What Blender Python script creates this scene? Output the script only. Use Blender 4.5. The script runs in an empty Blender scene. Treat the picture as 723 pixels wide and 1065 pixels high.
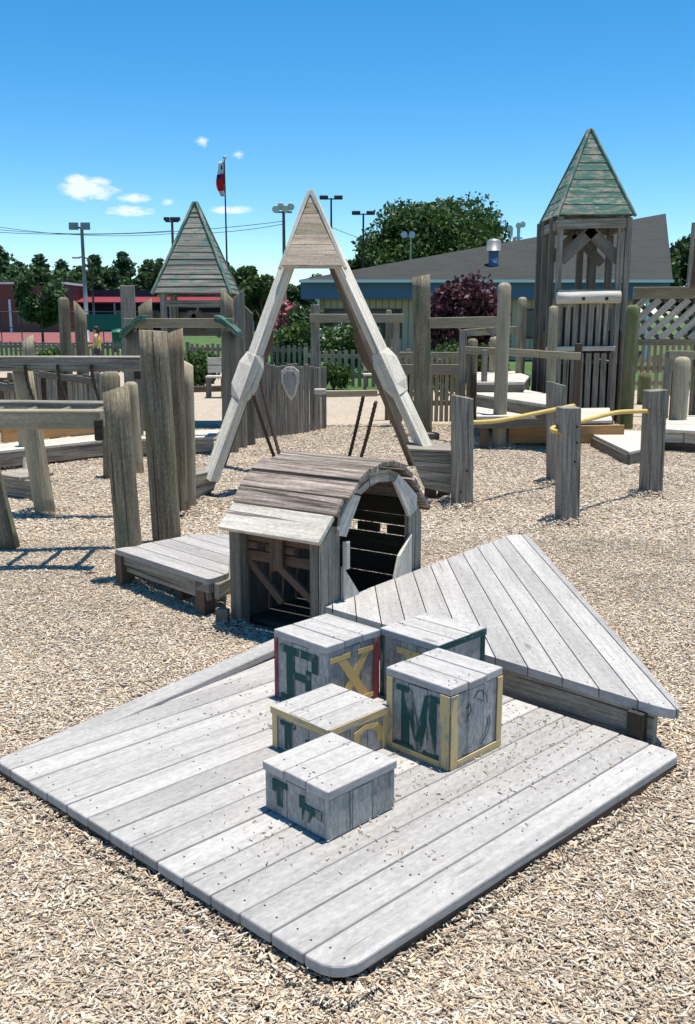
import bpy, math, random
import numpy as np
from mathutils import Vector as V, Matrix, noise

# ------------------------------------------------------------------ basics
SC = bpy.context.scene
COL = SC.collection
RN = random.Random(11)
FPX, CX, CY, CAMH = 1000.0, 361.5, 532.5, 1.6
PITCH = math.atan(203.0 / 1000.0)
_c, _s = math.cos(PITCH), math.sin(PITCH)


def ray(px, py):
    x = (px - CX) / FPX
    u = -(py - CY) / FPX
    return (x, _c + u * _s, -_s + u * _c)


def G(px, py, z=0.0):
    """Point at height z seen in the photograph at (px, py)."""
    d = ray(px, py)
    t = (z - CAMH) / d[2]
    return V((d[0] * t, d[1] * t, z))


def P(px, py, Y):
    """Point at distance Y seen in the photograph at (px, py)."""
    d = ray(px, py)
    t = Y / d[1]
    return V((d[0] * t, Y, CAMH + d[2] * t))


def proj(p):
    d = p.y * _c - (p.z - CAMH) * _s
    return (CX + FPX * p.x / d, CY - FPX * (p.y * _s + (p.z - CAMH) * _c) / d)


def X(px, Y, z=0.5):
    dep = Y * _c + (CAMH - z) * _s
    return (px - CX) / FPX * dep


def ZY(py, Y):
    return P(CX, py, Y).z


# ------------------------------------------------------------------ materials
def new_mat(name):
    m = bpy.data.materials.new(name)
    m.use_nodes = True
    nt = m.node_tree
    for n in list(nt.nodes):
        nt.nodes.remove(n)
    out = nt.nodes.new('ShaderNodeOutputMaterial')
    b = nt.nodes.new('ShaderNodeBsdfPrincipled')
    nt.links.new(b.outputs[0], out.inputs[0])
    b.inputs['Specular IOR Level'].default_value = 0.25
    return m, nt, b, out


def N(nt, typ, **kw):
    n = nt.nodes.new(typ)
    for k, v in kw.items():
        setattr(n, k, v)
    return n


def mixc(nt, fac, a, b, mode='MIX'):
    n = nt.nodes.new('ShaderNodeMix')
    n.data_type = 'RGBA'
    n.blend_type = mode
    n.clamp_factor = True
    for sock, val in ((n.inputs[0], fac), (n.inputs[6], a), (n.inputs[7], b)):
        if hasattr(val, 'is_output'):
            nt.links.new(val, sock)
        elif isinstance(val, (int, float)):
            sock.default_value = val
        else:
            sock.default_value = (*val[:3], 1)
    return n.outputs[2]


def math_n(nt, op, a, b=None, c=None, clamp=False):
    n = nt.nodes.new('ShaderNodeMath')
    n.operation = op
    n.use_clamp = clamp
    for i, val in enumerate((a, b, c)):
        if val is None:
            continue
        if hasattr(val, 'is_output'):
            nt.links.new(val, n.inputs[i])
        else:
            n.inputs[i].default_value = val
    return n.outputs[0]


def ramp(nt, fac, p0, p1, v0=0.0, v1=1.0):
    n = nt.nodes.new('ShaderNodeMapRange')
    n.clamp = True
    nt.links.new(fac, n.inputs[0])
    n.inputs[1].default_value = p0
    n.inputs[2].default_value = p1
    n.inputs[3].default_value = v0
    n.inputs[4].default_value = v1
    return n.outputs[0]


def noise_n(nt, vec, scale, detail=4, rough=0.55, dist=0.0):
    n = nt.nodes.new('ShaderNodeTexNoise')
    n.inputs['Scale'].default_value = scale
    n.inputs['Detail'].default_value = detail
    n.inputs['Roughness'].default_value = rough
    n.inputs['Distortion'].default_value = dist
    nt.links.new(vec, n.inputs['Vector'])
    return n.outputs[0]


def vmath(nt, op, a, b):
    n = nt.nodes.new('ShaderNodeVectorMath')
    n.operation = op
    for i, val in enumerate((a, b)):
        if hasattr(val, 'is_output'):
            nt.links.new(val, n.inputs[i])
        else:
            n.inputs[i].default_value = val
    return n.outputs[0]


def wood(name, light, dark, crack=(0.04, 0.035, 0.03), vary=0.35, gu=2.2, gv=55.0,
         cracks=0.5, rough=0.85, bump=0.5, paint=None, paint_amt=0.0, speck=0.25, moss=None, moss_amt=0.0,
         contrast=1.0, warm=0.89):
    light = (light[0] * 1.03, light[1], light[2] * warm)
    dark = (dark[0] * 1.03, dark[1], dark[2] * warm)
    m, nt, b, out = new_mat(name)
    uv = N(nt, 'ShaderNodeUVMap', uv_map='UVMap').outputs[0]
    geo = N(nt, 'ShaderNodeNewGeometry')
    rnd = geo.outputs['Random Per Island']
    off = N(nt, 'ShaderNodeCombineXYZ')
    nt.links.new(math_n(nt, 'MULTIPLY', rnd, 37.0), off.inputs[0])
    nt.links.new(math_n(nt, 'MULTIPLY', rnd, 91.0), off.inputs[1])
    nt.links.new(math_n(nt, 'MULTIPLY', rnd, 53.0), off.inputs[2])
    base = vmath(nt, 'ADD', uv, off.outputs[0])
    gvec = vmath(nt, 'MULTIPLY', base, (gu, gv, 1.0))
    grain = noise_n(nt, gvec, 1.0, 6, 0.65, 0.35)
    svec = vmath(nt, 'MULTIPLY', base, (1.1, 7.0, 1.0))
    stain = noise_n(nt, svec, 1.0, 4, 0.6, 0.6)
    cvec = vmath(nt, 'MULTIPLY', base, (gu * 0.45, gv * 1.25, 1.0))
    crk = noise_n(nt, cvec, 1.0, 3, 0.5, 0.8)
    spk = noise_n(nt, vmath(nt, 'MULTIPLY', base, (38.0, 70.0, 1.0)), 1.0, 3, 0.7)
    g1 = ramp(nt, grain, 0.5 - 0.22 / contrast, 0.5 + 0.22 / contrast)
    c = mixc(nt, g1, dark, light)
    tint = ramp(nt, stain, 0.3, 0.72, 1.0 - vary * 0.75, 1.0 + vary * 0.3)
    isl = ramp(nt, rnd, 0.0, 1.0, 1.0 - vary * 0.5, 1.0 + vary * 0.3)
    tot = math_n(nt, 'MULTIPLY', tint, isl)
    sp = ramp(nt, spk, 0.3, 0.7, 1.0 - speck, 1.0 + speck * 0.5)
    tot = math_n(nt, 'MULTIPLY', tot, sp)
    cc = N(nt, 'ShaderNodeCombineColor')
    for i in range(3):
        nt.links.new(tot, cc.inputs[i])
    c = mixc(nt, 1.0, c, cc.outputs[0], 'MULTIPLY')
    kv = N(nt, 'ShaderNodeTexVoronoi')
    kv.inputs['Scale'].default_value = 1.0
    nt.links.new(vmath(nt, 'MULTIPLY', base, (1.9, 6.0, 1.0)), kv.inputs['Vector'])
    ksel = N(nt, 'ShaderNodeSeparateColor')
    nt.links.new(kv.outputs['Color'], ksel.inputs[0])
    km = math_n(nt, 'MULTIPLY', ramp(nt, kv.outputs['Distance'], 0.10, 0.05), ramp(nt, ksel.outputs[0], 0.55, 0.6, 0, 0.75))
    c = mixc(nt, km, c, tuple(x * .45 for x in dark))
    if moss:
        mn = noise_n(nt, vmath(nt, 'MULTIPLY', base, (2.0, 5.0, 1.0)), 1.0, 5, 0.65)
        c = mixc(nt, ramp(nt, mn, 0.62 - moss_amt * 0.4, 0.78 - moss_amt * 0.3), c, moss)
    if paint:
        pn = noise_n(nt, vmath(nt, 'MULTIPLY', base, (5.0, 16.0, 1.0)), 1.0, 6, 0.7, 0.4)
        pm = ramp(nt, pn, 0.78 - paint_amt * 0.6, 0.86 - paint_amt * 0.6)
        c = mixc(nt, pm, c, paint)
    cm = ramp(nt, crk, 0.27 + 0.11 * cracks, 0.22 + 0.11 * cracks)
    cm = math_n(nt, 'MULTIPLY', cm, 0.85)
    c = mixc(nt, cm, c, crack)
    nt.links.new(c, b.inputs['Base Color'])
    b.inputs['Roughness'].default_value = rough
    hgt = math_n(nt, 'SUBTRACT', math_n(nt, 'MULTIPLY', grain, 0.6), cm)
    bp = N(nt, 'ShaderNodeBump')
    bp.inputs['Strength'].default_value = bump
    bp.inputs['Distance'].default_value = 0.006
    nt.links.new(hgt, bp.inputs['Height'])
    nt.links.new(bp.outputs[0], b.inputs['Normal'])
    return m


def plain(name, col, rough=0.6, metal=0.0, var=0.15, scale=8.0, col2=None, spec=0.3):
    m, nt, b, out = new_mat(name)
    tc = N(nt, 'ShaderNodeTexCoord').outputs['Object']
    n1 = noise_n(nt, tc, scale, 5, 0.6)
    c2 = col2 if col2 else tuple(max(0, x * (1 - var * 2)) for x in col)
    c = mixc(nt, ramp(nt, n1, 0.3, 0.7), c2, col)
    nt.links.new(c, b.inputs['Base Color'])
    b.inputs['Roughness'].default_value = rough
    b.inputs['Metallic'].default_value = metal
    b.inputs['Specular IOR Level'].default_value = spec
    return m


def leaf_mat(name, dark, light, trans=0.3):
    m, nt, b, out = new_mat(name)
    geo = N(nt, 'ShaderNodeNewGeometry')
    c = mixc(nt, geo.outputs['Random Per Island'], dark, light)
    nt.links.new(c, b.inputs['Base Color'])
    b.inputs['Roughness'].default_value = 0.55
    tr = N(nt, 'ShaderNodeBsdfTranslucent')
    nt.links.new(c, tr.inputs[0])
    mx = N(nt, 'ShaderNodeMixShader')
    mx.inputs[0].default_value = trans
    nt.links.new(b.outputs[0], mx.inputs[1])
    nt.links.new(tr.outputs[0], mx.inputs[2])
    nt.links.new(mx.outputs[0], out.inputs[0])
    return m


M = {}
M['deck'] = wood('weathered_deck_board', (0.445, 0.44, 0.425), (0.35, 0.345, 0.335), (0.13, 0.12, 0.11), vary=0.3, gv=75, gu=3.0, cracks=0.25, bump=0.4, speck=0.22, warm=0.98)
M['deck_side'] = wood('weathered_fascia', (0.40, 0.37, 0.33), (0.22, 0.20, 0.175), vary=0.3, gv=40, cracks=0.6, bump=0.6)
M['grey'] = wood('grey_timber', (0.45, 0.42, 0.39), (0.17, 0.152, 0.135), vary=0.4, gv=48, cracks=0.95, bump=0.9, contrast=1.3)
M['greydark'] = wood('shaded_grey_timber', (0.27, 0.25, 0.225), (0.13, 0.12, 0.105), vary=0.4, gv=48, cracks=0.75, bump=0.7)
M['pale'] = wood('sun_bleached_timber', (0.70, 0.675, 0.625), (0.44, 0.415, 0.37), (0.11, 0.09, 0.08), vary=0.25, gv=45, cracks=0.8, bump=0.6, contrast=1.2, warm=.94)
M['block'] = wood('grey_block_board', (0.47, 0.465, 0.45), (0.32, 0.315, 0.305), (0.1, 0.1, 0.1), vary=0.3, gv=34, cracks=0.5, bump=0.5, speck=0.4, warm=.96)
M['roof'] = wood('brown_weathered_board', (0.46, 0.40, 0.355), (0.105, 0.08, 0.068), (0.03, 0.025, 0.02), vary=0.55, gv=62, gu=2.8, cracks=1.15, bump=1.0, contrast=1.5, warm=.95)
M['reardark'] = wood('rear_timber_in_shade', (0.16, 0.13, 0.11), (0.07, 0.055, 0.047), vary=0.35, gv=40, cracks=0.6, bump=0.5)  # rear legs darkened: shade on their near side is in the colour
M['shadedark'] = wood('shade_darkened_board', (0.07, 0.058, 0.048), (0.03, 0.025, 0.02), vary=0.3, gv=40, cracks=0.5, bump=0.4)  # near-black boards whose colour stands in for shade
M['log'] = wood('weathered_log', (0.36, 0.315, 0.245), (0.125, 0.105, 0.078), vary=0.4, gv=60, gu=2.4, cracks=0.95, bump=1.0, contrast=1.15, speck=.45, moss=(.13,.14,.085), moss_amt=.25)
M['logbrown'] = wood('brown_log', (0.33, 0.27, 0.20), (0.12, 0.09, 0.065), vary=0.5, gv=60, gu=2.2, cracks=1.0, bump=1.0, contrast=1.2, speck=.4)
M['logpale'] = wood('pale_log', (0.48, 0.435, 0.345), (0.26, 0.23, 0.175), vary=0.35, gv=55, gu=2.2, cracks=0.85, bump=0.7)
M['logolive'] = wood('mossy_log', (0.30, 0.28, 0.17), (0.14, 0.135, 0.07), vary=0.4, gv=40, gu=1.6, cracks=0.6, bump=0.6, moss=(0.10, 0.13, 0.045), moss_amt=0.5)
M['tan'] = wood('tan_beam', (0.47, 0.42, 0.33), (0.27, 0.23, 0.17), vary=0.3, gv=36, cracks=0.6, bump=0.5)
M['pink'] = wood('pinkish_board', (0.66, 0.55, 0.475), (0.38, 0.30, 0.25), vary=0.4, gv=42, cracks=0.6, bump=0.5)
M['orange'] = wood('fresh_orange_board', (0.55, 0.33, 0.16), (0.36, 0.20, 0.09), vary=0.25, gv=30, cracks=0.2, bump=0.3)
M['brown'] = wood('dark_brown_board', (0.19, 0.13, 0.10), (0.08, 0.055, 0.045), vary=0.35, gv=40, cracks=0.6, bump=0.5)
M['greenroof'] = wood('green_painted_shingle', (0.40, 0.38, 0.34), (0.2, 0.19, 0.17), vary=0.35, gv=46, cracks=0.8, bump=0.8, paint=(0.055, 0.145, 0.118), paint_amt=0.57)
M['greengrey'] = wood('mostly_bare_shingle', (0.34, 0.335, 0.325), (0.15, 0.145, 0.14), vary=0.5, gv=46, cracks=0.9, bump=0.8, paint=(0.075, 0.17, 0.14), paint_amt=0.42)
M['greenpaint'] = wood('worn_green_paint', (0.36, 0.36, 0.35), (0.2, 0.2, 0.19), vary=0.2, cracks=0.5, bump=0.4, paint=(0.022, 0.075, 0.065), paint_amt=0.66)
M['greencap'] = wood('green_cap_paint', (0.34, 0.34, 0.32), (0.18, 0.18, 0.16), vary=0.25, cracks=0.6, bump=0.6, paint=(0.035, 0.115, 0.09), paint_amt=0.64)
M['yellowpaint'] = wood('worn_yellow_paint', (0.44, 0.42, 0.38), (0.3, 0.29, 0.27), vary=0.2, cracks=0.4, bump=0.4, paint=(0.60, 0.44, 0.21), paint_amt=0.62)
M['yellowletter'] = wood('yellow_letter_paint', (0.44, 0.42, 0.38), (0.3, 0.29, 0.27), vary=0.2, cracks=0.5, bump=0.4, paint=(0.62, 0.44, 0.17), paint_amt=0.74)
M['redpaint'] = wood('worn_red_paint', (0.4, 0.38, 0.36), (0.26, 0.25, 0.24), vary=0.2, cracks=0.4, bump=0.4, paint=(0.25, 0.05, 0.06), paint_amt=0.66)
M['rail'] = plain('yellow_rail_paint', (0.62, 0.46, 0.13), 0.5, 0, 0.1, 25, col2=(0.45, 0.33, 0.11))
M['rust'] = plain('rusty_chain', (0.085, 0.06, 0.05), 0.7, 0.5, 0.3, 40)
M['nail'] = plain('nail_head', (0.06, 0.055, 0.05), 0.6, 0.6)
M['line'] = plain('carved_line', (0.09, 0.085, 0.085), 0.9)
M['steel'] = plain('galvanised_pole', (0.32, 0.32, 0.32), 0.5, 0.4, 0.15, 3)
M['darksteel'] = plain('dark_fixture', (0.07, 0.07, 0.075), 0.5, 0.3)
M['woodpole'] = plain('utility_pole', (0.2, 0.16, 0.13), 0.9, 0, 0.2, 4)
M['lampwhite'] = plain('lamp_housing', (0.72, 0.73, 0.74), 0.4)
M['white'] = plain('white_paint', (0.78, 0.78, 0.77), 0.5, 0, 0.05)
M['wire'] = plain('power_wire', (0.05, 0.05, 0.05), 0.7)
M['leaf'] = leaf_mat('broad_leaf', (0.025, 0.055, 0.014), (0.085, 0.15, 0.038))
M['leafdark'] = leaf_mat('dark_leaf', (0.024, 0.055, 0.02), (0.085, 0.145, 0.05), 0.28)
M['needle'] = leaf_mat('conifer_needle', (0.03, 0.07, 0.032), (0.105, 0.17, 0.07), 0.25)
M['shrub'] = leaf_mat('shrub_leaf', (0.03, 0.065, 0.016), (0.1, 0.17, 0.04))
M['plum'] = leaf_mat('plum_leaf', (0.035, 0.012, 0.018), (0.14, 0.055, 0.065), 0.2)
M['pinkleaf'] = leaf_mat('pink_flower', (0.45, 0.07, 0.13), (0.75, 0.25, 0.33))
M['whiteleaf'] = leaf_mat('white_flower', (0.6, 0.6, 0.55), (0.8, 0.8, 0.76))
M['bark'] = plain('bark', (0.13, 0.1, 0.08), 0.95, 0, 0.25, 6)
M['skin'] = plain('skin', (0.42, 0.24, 0.16), 0.5, 0, 0.05)
M['hair'] = plain('hair', (0.03, 0.02, 0.016), 0.6)
M['shirt'] = plain('yellow_shirt', (0.55, 0.52, 0.10), 0.8, 0, 0.1)
M['shorts'] = plain('dark_shorts', (0.05, 0.06, 0.09), 0.8)


# ------------------------------------------------------------------ mesh builder
class MB:
    def __init__(s):
        s.v, s.f, s.uv, s.m, s.sm = [], [], [], [], []

    def face(s, pts, uvs, mi=0, smooth=False):
        i = len(s.v)
        s.v += [tuple(p) for p in pts]
        s.f.append(tuple(range(i, i + len(pts))))
        s.uv += uvs
        s.m.append(mi)
        s.sm.append(smooth)

    def idx(s, ids, uvs, mi=0, smooth=False):
        s.f.append(tuple(ids))
        s.uv += uvs
        s.m.append(mi)
        s.sm.append(smooth)

    def beam(s, p0, p1, w, h, up=(0, 0, 1), mi=0, jit=0.0, w1=None, h1=None):
        p0, p1 = V(p0), V(p1)
        d = p1 - p0
        L = d.length
        d = d.normalized()
        up = V(up)
        sd = d.cross(up)
        if sd.length < 1e-4:
            sd = d.cross(V((0, 1, 0)))
        sd.normalize()
        u2 = sd.cross(d)
        w1 = w if w1 is None else w1
        h1 = h if h1 is None else h1
        i = len(s.v)
        loc = []
        for (pp, t, ww, hh) in ((p0, 0.0, w, h), (p1, L, w1, h1)):
            for (a, b) in ((-.5, -.5), (.5, -.5), (.5, .5), (-.5, .5)):
                q = pp + sd * (a * ww) + u2 * (b * hh)
                if jit:
                    q = q + V((RN.uniform(-jit, jit), RN.uniform(-jit, jit), RN.uniform(-jit, jit)))
                s.v.append(tuple(q))
                loc.append((t, a * ww, b * hh))
        of = RN.uniform(0, 3)
        quads = ((0, 1, 2, 3), (7, 6, 5, 4), (0, 4, 5, 1), (1, 5, 6, 2), (2, 6, 7, 3), (3, 7, 4, 0))
        for k, q in enumerate(quads):
            uvs = []
            for j in q:
                t, a, b = loc[j]
                if k < 2:
                    uvs.append((b * 0.6 + of, a + 7 + of))
                elif k in (2, 4):
                    uvs.append((t + of, a + k * 1.3 + of))
                else:
                    uvs.append((t + of, b + k * 1.3 + of))
            s.idx([i + j for j in q][::-1], uvs[::-1], mi)

    def box(s, c, sx, sy, sz, rot=0.0, mi=0, grain='x'):
        c = V(c)
        ax = V((math.cos(rot), math.sin(rot), 0))
        ay = V((-math.sin(rot), math.cos(rot), 0))
        if grain == 'x':
            s.beam(c - ax * sx / 2, c + ax * sx / 2, sy, sz, mi=mi)
        elif grain == 'y':
            s.beam(c - ay * sy / 2, c + ay * sy / 2, sx, sz, mi=mi)
        else:
            s.beam(c - V((0, 0, sz / 2)), c + V((0, 0, sz / 2)), sx, sy, up=ay, mi=mi)

    def prism(s, pts, ext, g, mi=0):
        pts = [V(p) for p in pts]
        ext = V(ext)
        g = V(g).normalized()
        nrm = V((0, 0, 0))
        for a, b in zip(pts, pts[1:] + pts[:1]):
            nrm += (a - pts[0]).cross(b - pts[0])
        if nrm.dot(ext) < 0:
            pts = pts[::-1]
        en = ext.normalized()
        pr = en.cross(g)
        n = len(pts)
        i = len(s.v)
        s.v += [tuple(p) for p in pts] + [tuple(p + ext) for p in pts]
        of = RN.uniform(0, 5)
        ut = [(p.dot(g) + of, p.dot(pr) + of) for p in pts]
        s.idx(list(range(i + n, i + 2 * n)), ut, mi)
        s.idx(list(range(i, i + n))[::-1], ut[::-1], mi)
        th = ext.length
        for k in range(n):
            k2 = (k + 1) % n
            e = pts[k2] - pts[k]
            if abs(e.normalized().dot(g)) > 0.6:
                uv = [(ut[k][0], 3.0), (ut[k2][0], 3.0), (ut[k2][0], 3.0 + th), (ut[k][0], 3.0 + th)]
            else:
                uv = [(0.1, ut[k][1]), (0.1, ut[k2][1]), (0.1 + th * .6, ut[k2][1]), (0.1 + th * .6, ut[k][1])]
            s.idx([i + k, i + k2, i + n + k2, i + n + k], uv, mi)

    def log(s, p0, p1, r0, r1, n=14, cap='flat', slant=0.0, slant_dir=(1, 0, 0), rough=0.035, mi=0, seed=None):
        p0, p1 = V(p0), V(p1)
        d = p1 - p0
        L = d.length
        dn = d.normalized()
        a = dn.cross(V((0, 1, 0.1))).normalized()
        b = dn.cross(a)
        sdv = V(slant_dir)
        seed = RN.uniform(0, 100) if seed is None else seed
        ts = [k / max(2, int(L / 0.16)) for k in range(max(2, int(L / 0.16)) + 1)]
        rings = [(t, 1.0) for t in ts]
        if cap == 'round':
            rings[-1] = (1 - r1 * 0.55 / L, 1.0)
            rings += [(1 - r1 * 0.2 / L, 0.82), (1.0, 0.45)]
        elif cap == 'bevel':
            rings[-1] = (1 - r1 * 0.25 / L, 1.0)
            rings += [(1.0, 0.82)]
        i = len(s.v)
        of = RN.uniform(0, 9)
        for (t, sc) in rings:
            for k in range(n):
                an = 2 * math.pi * k / n
                dirv = a * math.cos(an) + b * math.sin(an)
                r = (r0 + (r1 - r0) * t) * sc
                r *= 1 + rough * 2 * noise.noise(V((math.cos(an) * 1.5 + seed, math.sin(an) * 1.5, t * L * 0.9)))
                q = p0 + d * t + dirv * r
                if slant and t > 0.7:
                    q = q + dn * (slant * dirv.dot(sdv) * (t - 0.7) / 0.3)
                s.v.append(tuple(q))
        for j in range(len(rings) - 1):
            for k in range(n):
                k2 = (k + 1) % n
                rr = r0 * 2 * math.pi
                u0, u1 = rings[j][0] * L + of, rings[j + 1][0] * L + of
                s.idx([i + j * n + k, i + j * n + k2, i + (j + 1) * n + k2, i + (j + 1) * n + k],
                      [(u0, k / n * rr), (u0, (k + 1) / n * rr), (u1, (k + 1) / n * rr), (u1, k / n * rr)], mi, True)
        top = list(range(i + (len(rings) - 1) * n, i + len(rings) * n))
        s.idx(top, [(of + .3 * r1 * math.cos(2 * math.pi * k / n), of + r1 * math.sin(2 * math.pi * k / n)) for k in range(n)], mi)
        s.idx(list(range(i, i + n))[::-1], [(of, of)] * n, mi)

    def tube(s, pts, r, n=8, mi=0, closed=False):
        pts = [V(p) for p in pts]
        i = len(s.v)
        m = len(pts)
        for j, p in enumerate(pts):
            if closed:
                d = pts[(j + 1) % m] - pts[j - 1]
            else:
                d = pts[min(j + 1, m - 1)] - pts[max(j - 1, 0)]
            d.normalize()
            a = d.cross(V((0.13, 0.31, 1))).normalized()
            b = d.cross(a)
            rr = r[j] if isinstance(r, (list, tuple)) else r
            for k in range(n):
                an = 2 * math.pi * k / n
                s.v.append(tuple(p + a * (rr * math.cos(an)) + b * (rr * math.sin(an))))
        for j in range(m if closed else m - 1):
            j2 = (j + 1) % m
            for k in range(n):
                k2 = (k + 1) % n
                s.idx([i + j * n + k, i + j * n + k2, i + j2 * n + k2, i + j2 * n + k],
                      [(j * .1, k / n * .1), (j * .1, (k + 1) / n * .1), (j * .1 + .1, (k + 1) / n * .1), (j * .1 + .1, k / n * .1)], mi, True)
        if not closed:
            s.idx(list(range(i, i + n)), [(0, 0)] * n, mi)
            s.idx(list(range(i + (m - 1) * n, i + m * n))[::-1], [(0, 0)] * n, mi)

    def rings(s, ringlist, mi=0, smooth=False, caps=True):
        """loft through rings (lists of points of equal length)"""
        i = len(s.v)
        n = len(ringlist[0])
        for r in ringlist:
            s.v += [tuple(p) for p in r]
        of = RN.uniform(0, 9)
        u = 0.0
        for j in range(len(ringlist) - 1):
            du = (V(ringlist[j + 1][0]) - V(ringlist[j][0])).length
            acc = 0.0
            for k in range(n):
                k2 = (k + 1) % n
                w = (V(ringlist[j][k2]) - V(ringlist[j][k])).length
                s.idx([i + j * n + k, i + j * n + k2, i + (j + 1) * n + k2, i + (j + 1) * n + k],
                      [(of + u, acc), (of + u, acc + w), (of + u + du, acc + w), (of + u + du, acc)], mi, smooth)
                acc += w + 0.3
            u += du
        if caps:
            s.idx(list(range(i, i + n))[::-1], [(of, .1 * k) for k in range(n)], mi)
            e = i + (len(ringlist) - 1) * n
            s.idx(list(range(e, e + n)), [(of, .1 * k) for k in range(n)], mi)

    def islands(s):
        par = list(range(len(s.v)))

        def find(a):
            while par[a] != a:
                par[a] = par[par[a]]
                a = par[a]
            return a
        for f in s.f:
            r = find(f[0])
            for i in f[1:]:
                par[find(i)] = r
        out, li = {}, 0
        for k, f in enumerate(s.f):
            b = out.setdefault(find(f[0]), (MB(), {}))
            sub, mp = b
            ids = []
            for i in f:
                if i not in mp:
                    mp[i] = len(sub.v)
                    sub.v.append(s.v[i])
                ids.append(mp[i])
            sub.idx(ids, s.uv[li:li + len(f)], s.m[k], s.sm[k])
            li += len(f)
        return [b[0] for b in out.values()]

    def split(s, name, mats, parent, bevel=0.0, fix=False):
        return [b.build(name, mats, parent, bevel, None, fix) for b in s.islands()]

    def build(s, name, mats, parent=None, bevel=0.0, origin=None, fix=False):
        if not isinstance(mats, (list, tuple)):
            mats = [mats]
        me = bpy.data.meshes.new(name)
        if parent is not None:
            inv = ROOT[parent.name].inverted()
            vs = [tuple(inv @ V(p)) for p in s.v]
        else:
            o3 = V(origin) if origin is not None else V((0, 0, 0))
            vs = [tuple(V(p) - o3) for p in s.v]
        me.from_pydata(vs, [], s.f)
        uvl = me.uv_layers.new(name='UVMap')
        uvl.data.foreach_set('uv', [c for u in s.uv for c in u])
        for mt in mats:
            me.materials.append(mt)
        me.polygons.foreach_set('material_index', s.m)
        me.polygons.foreach_set('use_smooth', s.sm)
        if fix:
            import bmesh
            bm = bmesh.new()
            bm.from_mesh(me)
            bmesh.ops.recalc_face_normals(bm, faces=bm.faces)
            bm.to_mesh(me)
            bm.free()
        me.update()
        o = bpy.data.objects.new(name, me)
        COL.objects.link(o)
        if parent is not None:
            o.parent = parent
            ROOT[o.name] = ROOT[parent.name]
        else:
            if origin is not None:
                o.location = origin
            ROOT[o.name] = Matrix.Translation(V(origin) if origin is not None else V((0, 0, 0)))
        if bevel:
            md = o.modifiers.new('edge_wear', 'BEVEL')
            md.width = bevel
            md.segments = 2
            md.limit_method = 'ANGLE'
            md.angle_limit = math.radians(55)
        return o


ROOT = {}


def tag(o, label, cat, group=None, kind=None):
    o['label'] = label
    o['category'] = cat
    if group:
        o['group'] = group
    if kind:
        o['kind'] = kind
    return o


def thing(name, label, cat, loc, group=None, rot=0.0):
    o = bpy.data.objects.new(name, None)
    o.empty_display_size = 0.2
    COL.objects.link(o)
    o.location = loc
    o.rotation_euler = (0, 0, rot)
    ROOT[o.name] = Matrix.Translation(V(loc)) @ Matrix.Rotation(rot, 4, 'Z')
    return tag(o, label, cat, group)


def structure(o):
    o['kind'] = 'structure'
    return o


def clip(poly, n, d):
    """keep the part of a 2D polygon where n.p >= d"""
    out = []
    for a, b in zip(poly, poly[1:] + poly[:1]):
        da = n[0] * a[0] + n[1] * a[1] - d
        db = n[0] * b[0] + n[1] * b[1] - d
        if da >= 0:
            out.append(a)
        if (da >= 0) != (db >= 0):
            t = da / (da - db)
            out.append((a[0] + (b[0] - a[0]) * t, a[1] + (b[1] - a[1]) * t))
    return out


def round_poly(poly, rad, seg=5):
    out = []
    n = len(poly)
    for i in range(n):
        p, a, b = V(poly[i]), V(poly[i - 1]), V(poly[(i + 1) % n])
        r = rad[i] if isinstance(rad, (list, tuple)) else rad
        if r <= 0:
            out.append(tuple(p))
            continue
        d1, d2 = (a - p).normalized(), (b - p).normalized()
        q1, q2 = p + d1 * r, p + d2 * r
        for k in range(seg + 1):
            t = k / seg
            q = q1 * (1 - t) ** 2 + p * (2 * t * (1 - t)) + q2 * t ** 2
            out.append(tuple(q))
    return out


def planks(mb, poly, z0, z1, g, width, gap=0.005, mi=0, phase=0.0, nails=None, nail_mi=1, zj=0.0):
    """cut a polygon into boards that run along g"""
    g = V((g[0], g[1])).normalized()
    pr = V((-g.y, g.x))
    ds = [pr.x * p[0] + pr.y * p[1] for p in poly]
    d = min(ds) - phase
    while d < max(ds):
        q = clip(poly, (pr.x, pr.y), d + gap / 2)
        if len(q) >= 3:
            q = clip(q, (-pr.x, -pr.y), -(d + width - gap / 2))
        if len(q) >= 3:
            zz = RN.uniform(-zj, zj)
            mb.prism([(p[0], p[1], z0 + zz) for p in q], (0, 0, z1 - z0), (g.x, g.y, 0), mi)
            if nails:
                us = [g.x * p[0] + g.y * p[1] for p in q]
                u0, u1 = min(us), max(us)
                k = max(1, int((u1 - u0) / 0.42))
                for j in range(k + 1):
                    u = u0 + 0.06 + (u1 - u0 - 0.12) * j / k
                    for f in (0.25, 0.75):
                        w = d + width * f + RN.uniform(-.008, .008)
                        uu = u + RN.uniform(-.012, .012)
                        c = V((g.x * uu + pr.x * w, g.y * uu + pr.y * w))
                        if inside(q, c):
                            disc(mb, (c.x, c.y, z1 + zz + 0.0012), nails, nail_mi)
        d += width


def inside(poly, p):
    r = False
    n = len(poly)
    for i in range(n):
        x1, y1 = poly[i][0], poly[i][1]
        x2, y2 = poly[i - 1][0], poly[i - 1][1]
        if (y1 > p[1]) != (y2 > p[1]) and p[0] < (x2 - x1) * (p[1] - y1) / (y2 - y1) + x1:
            r = not r
    return r


def disc(mb, c, r, mi):
    pts = [(c[0] + r * math.cos(a * math.pi / 3), c[1] + r * math.sin(a * math.pi / 3), c[2]) for a in range(6)]
    mb.face(pts, [(0, 0)] * 6, mi)


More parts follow.
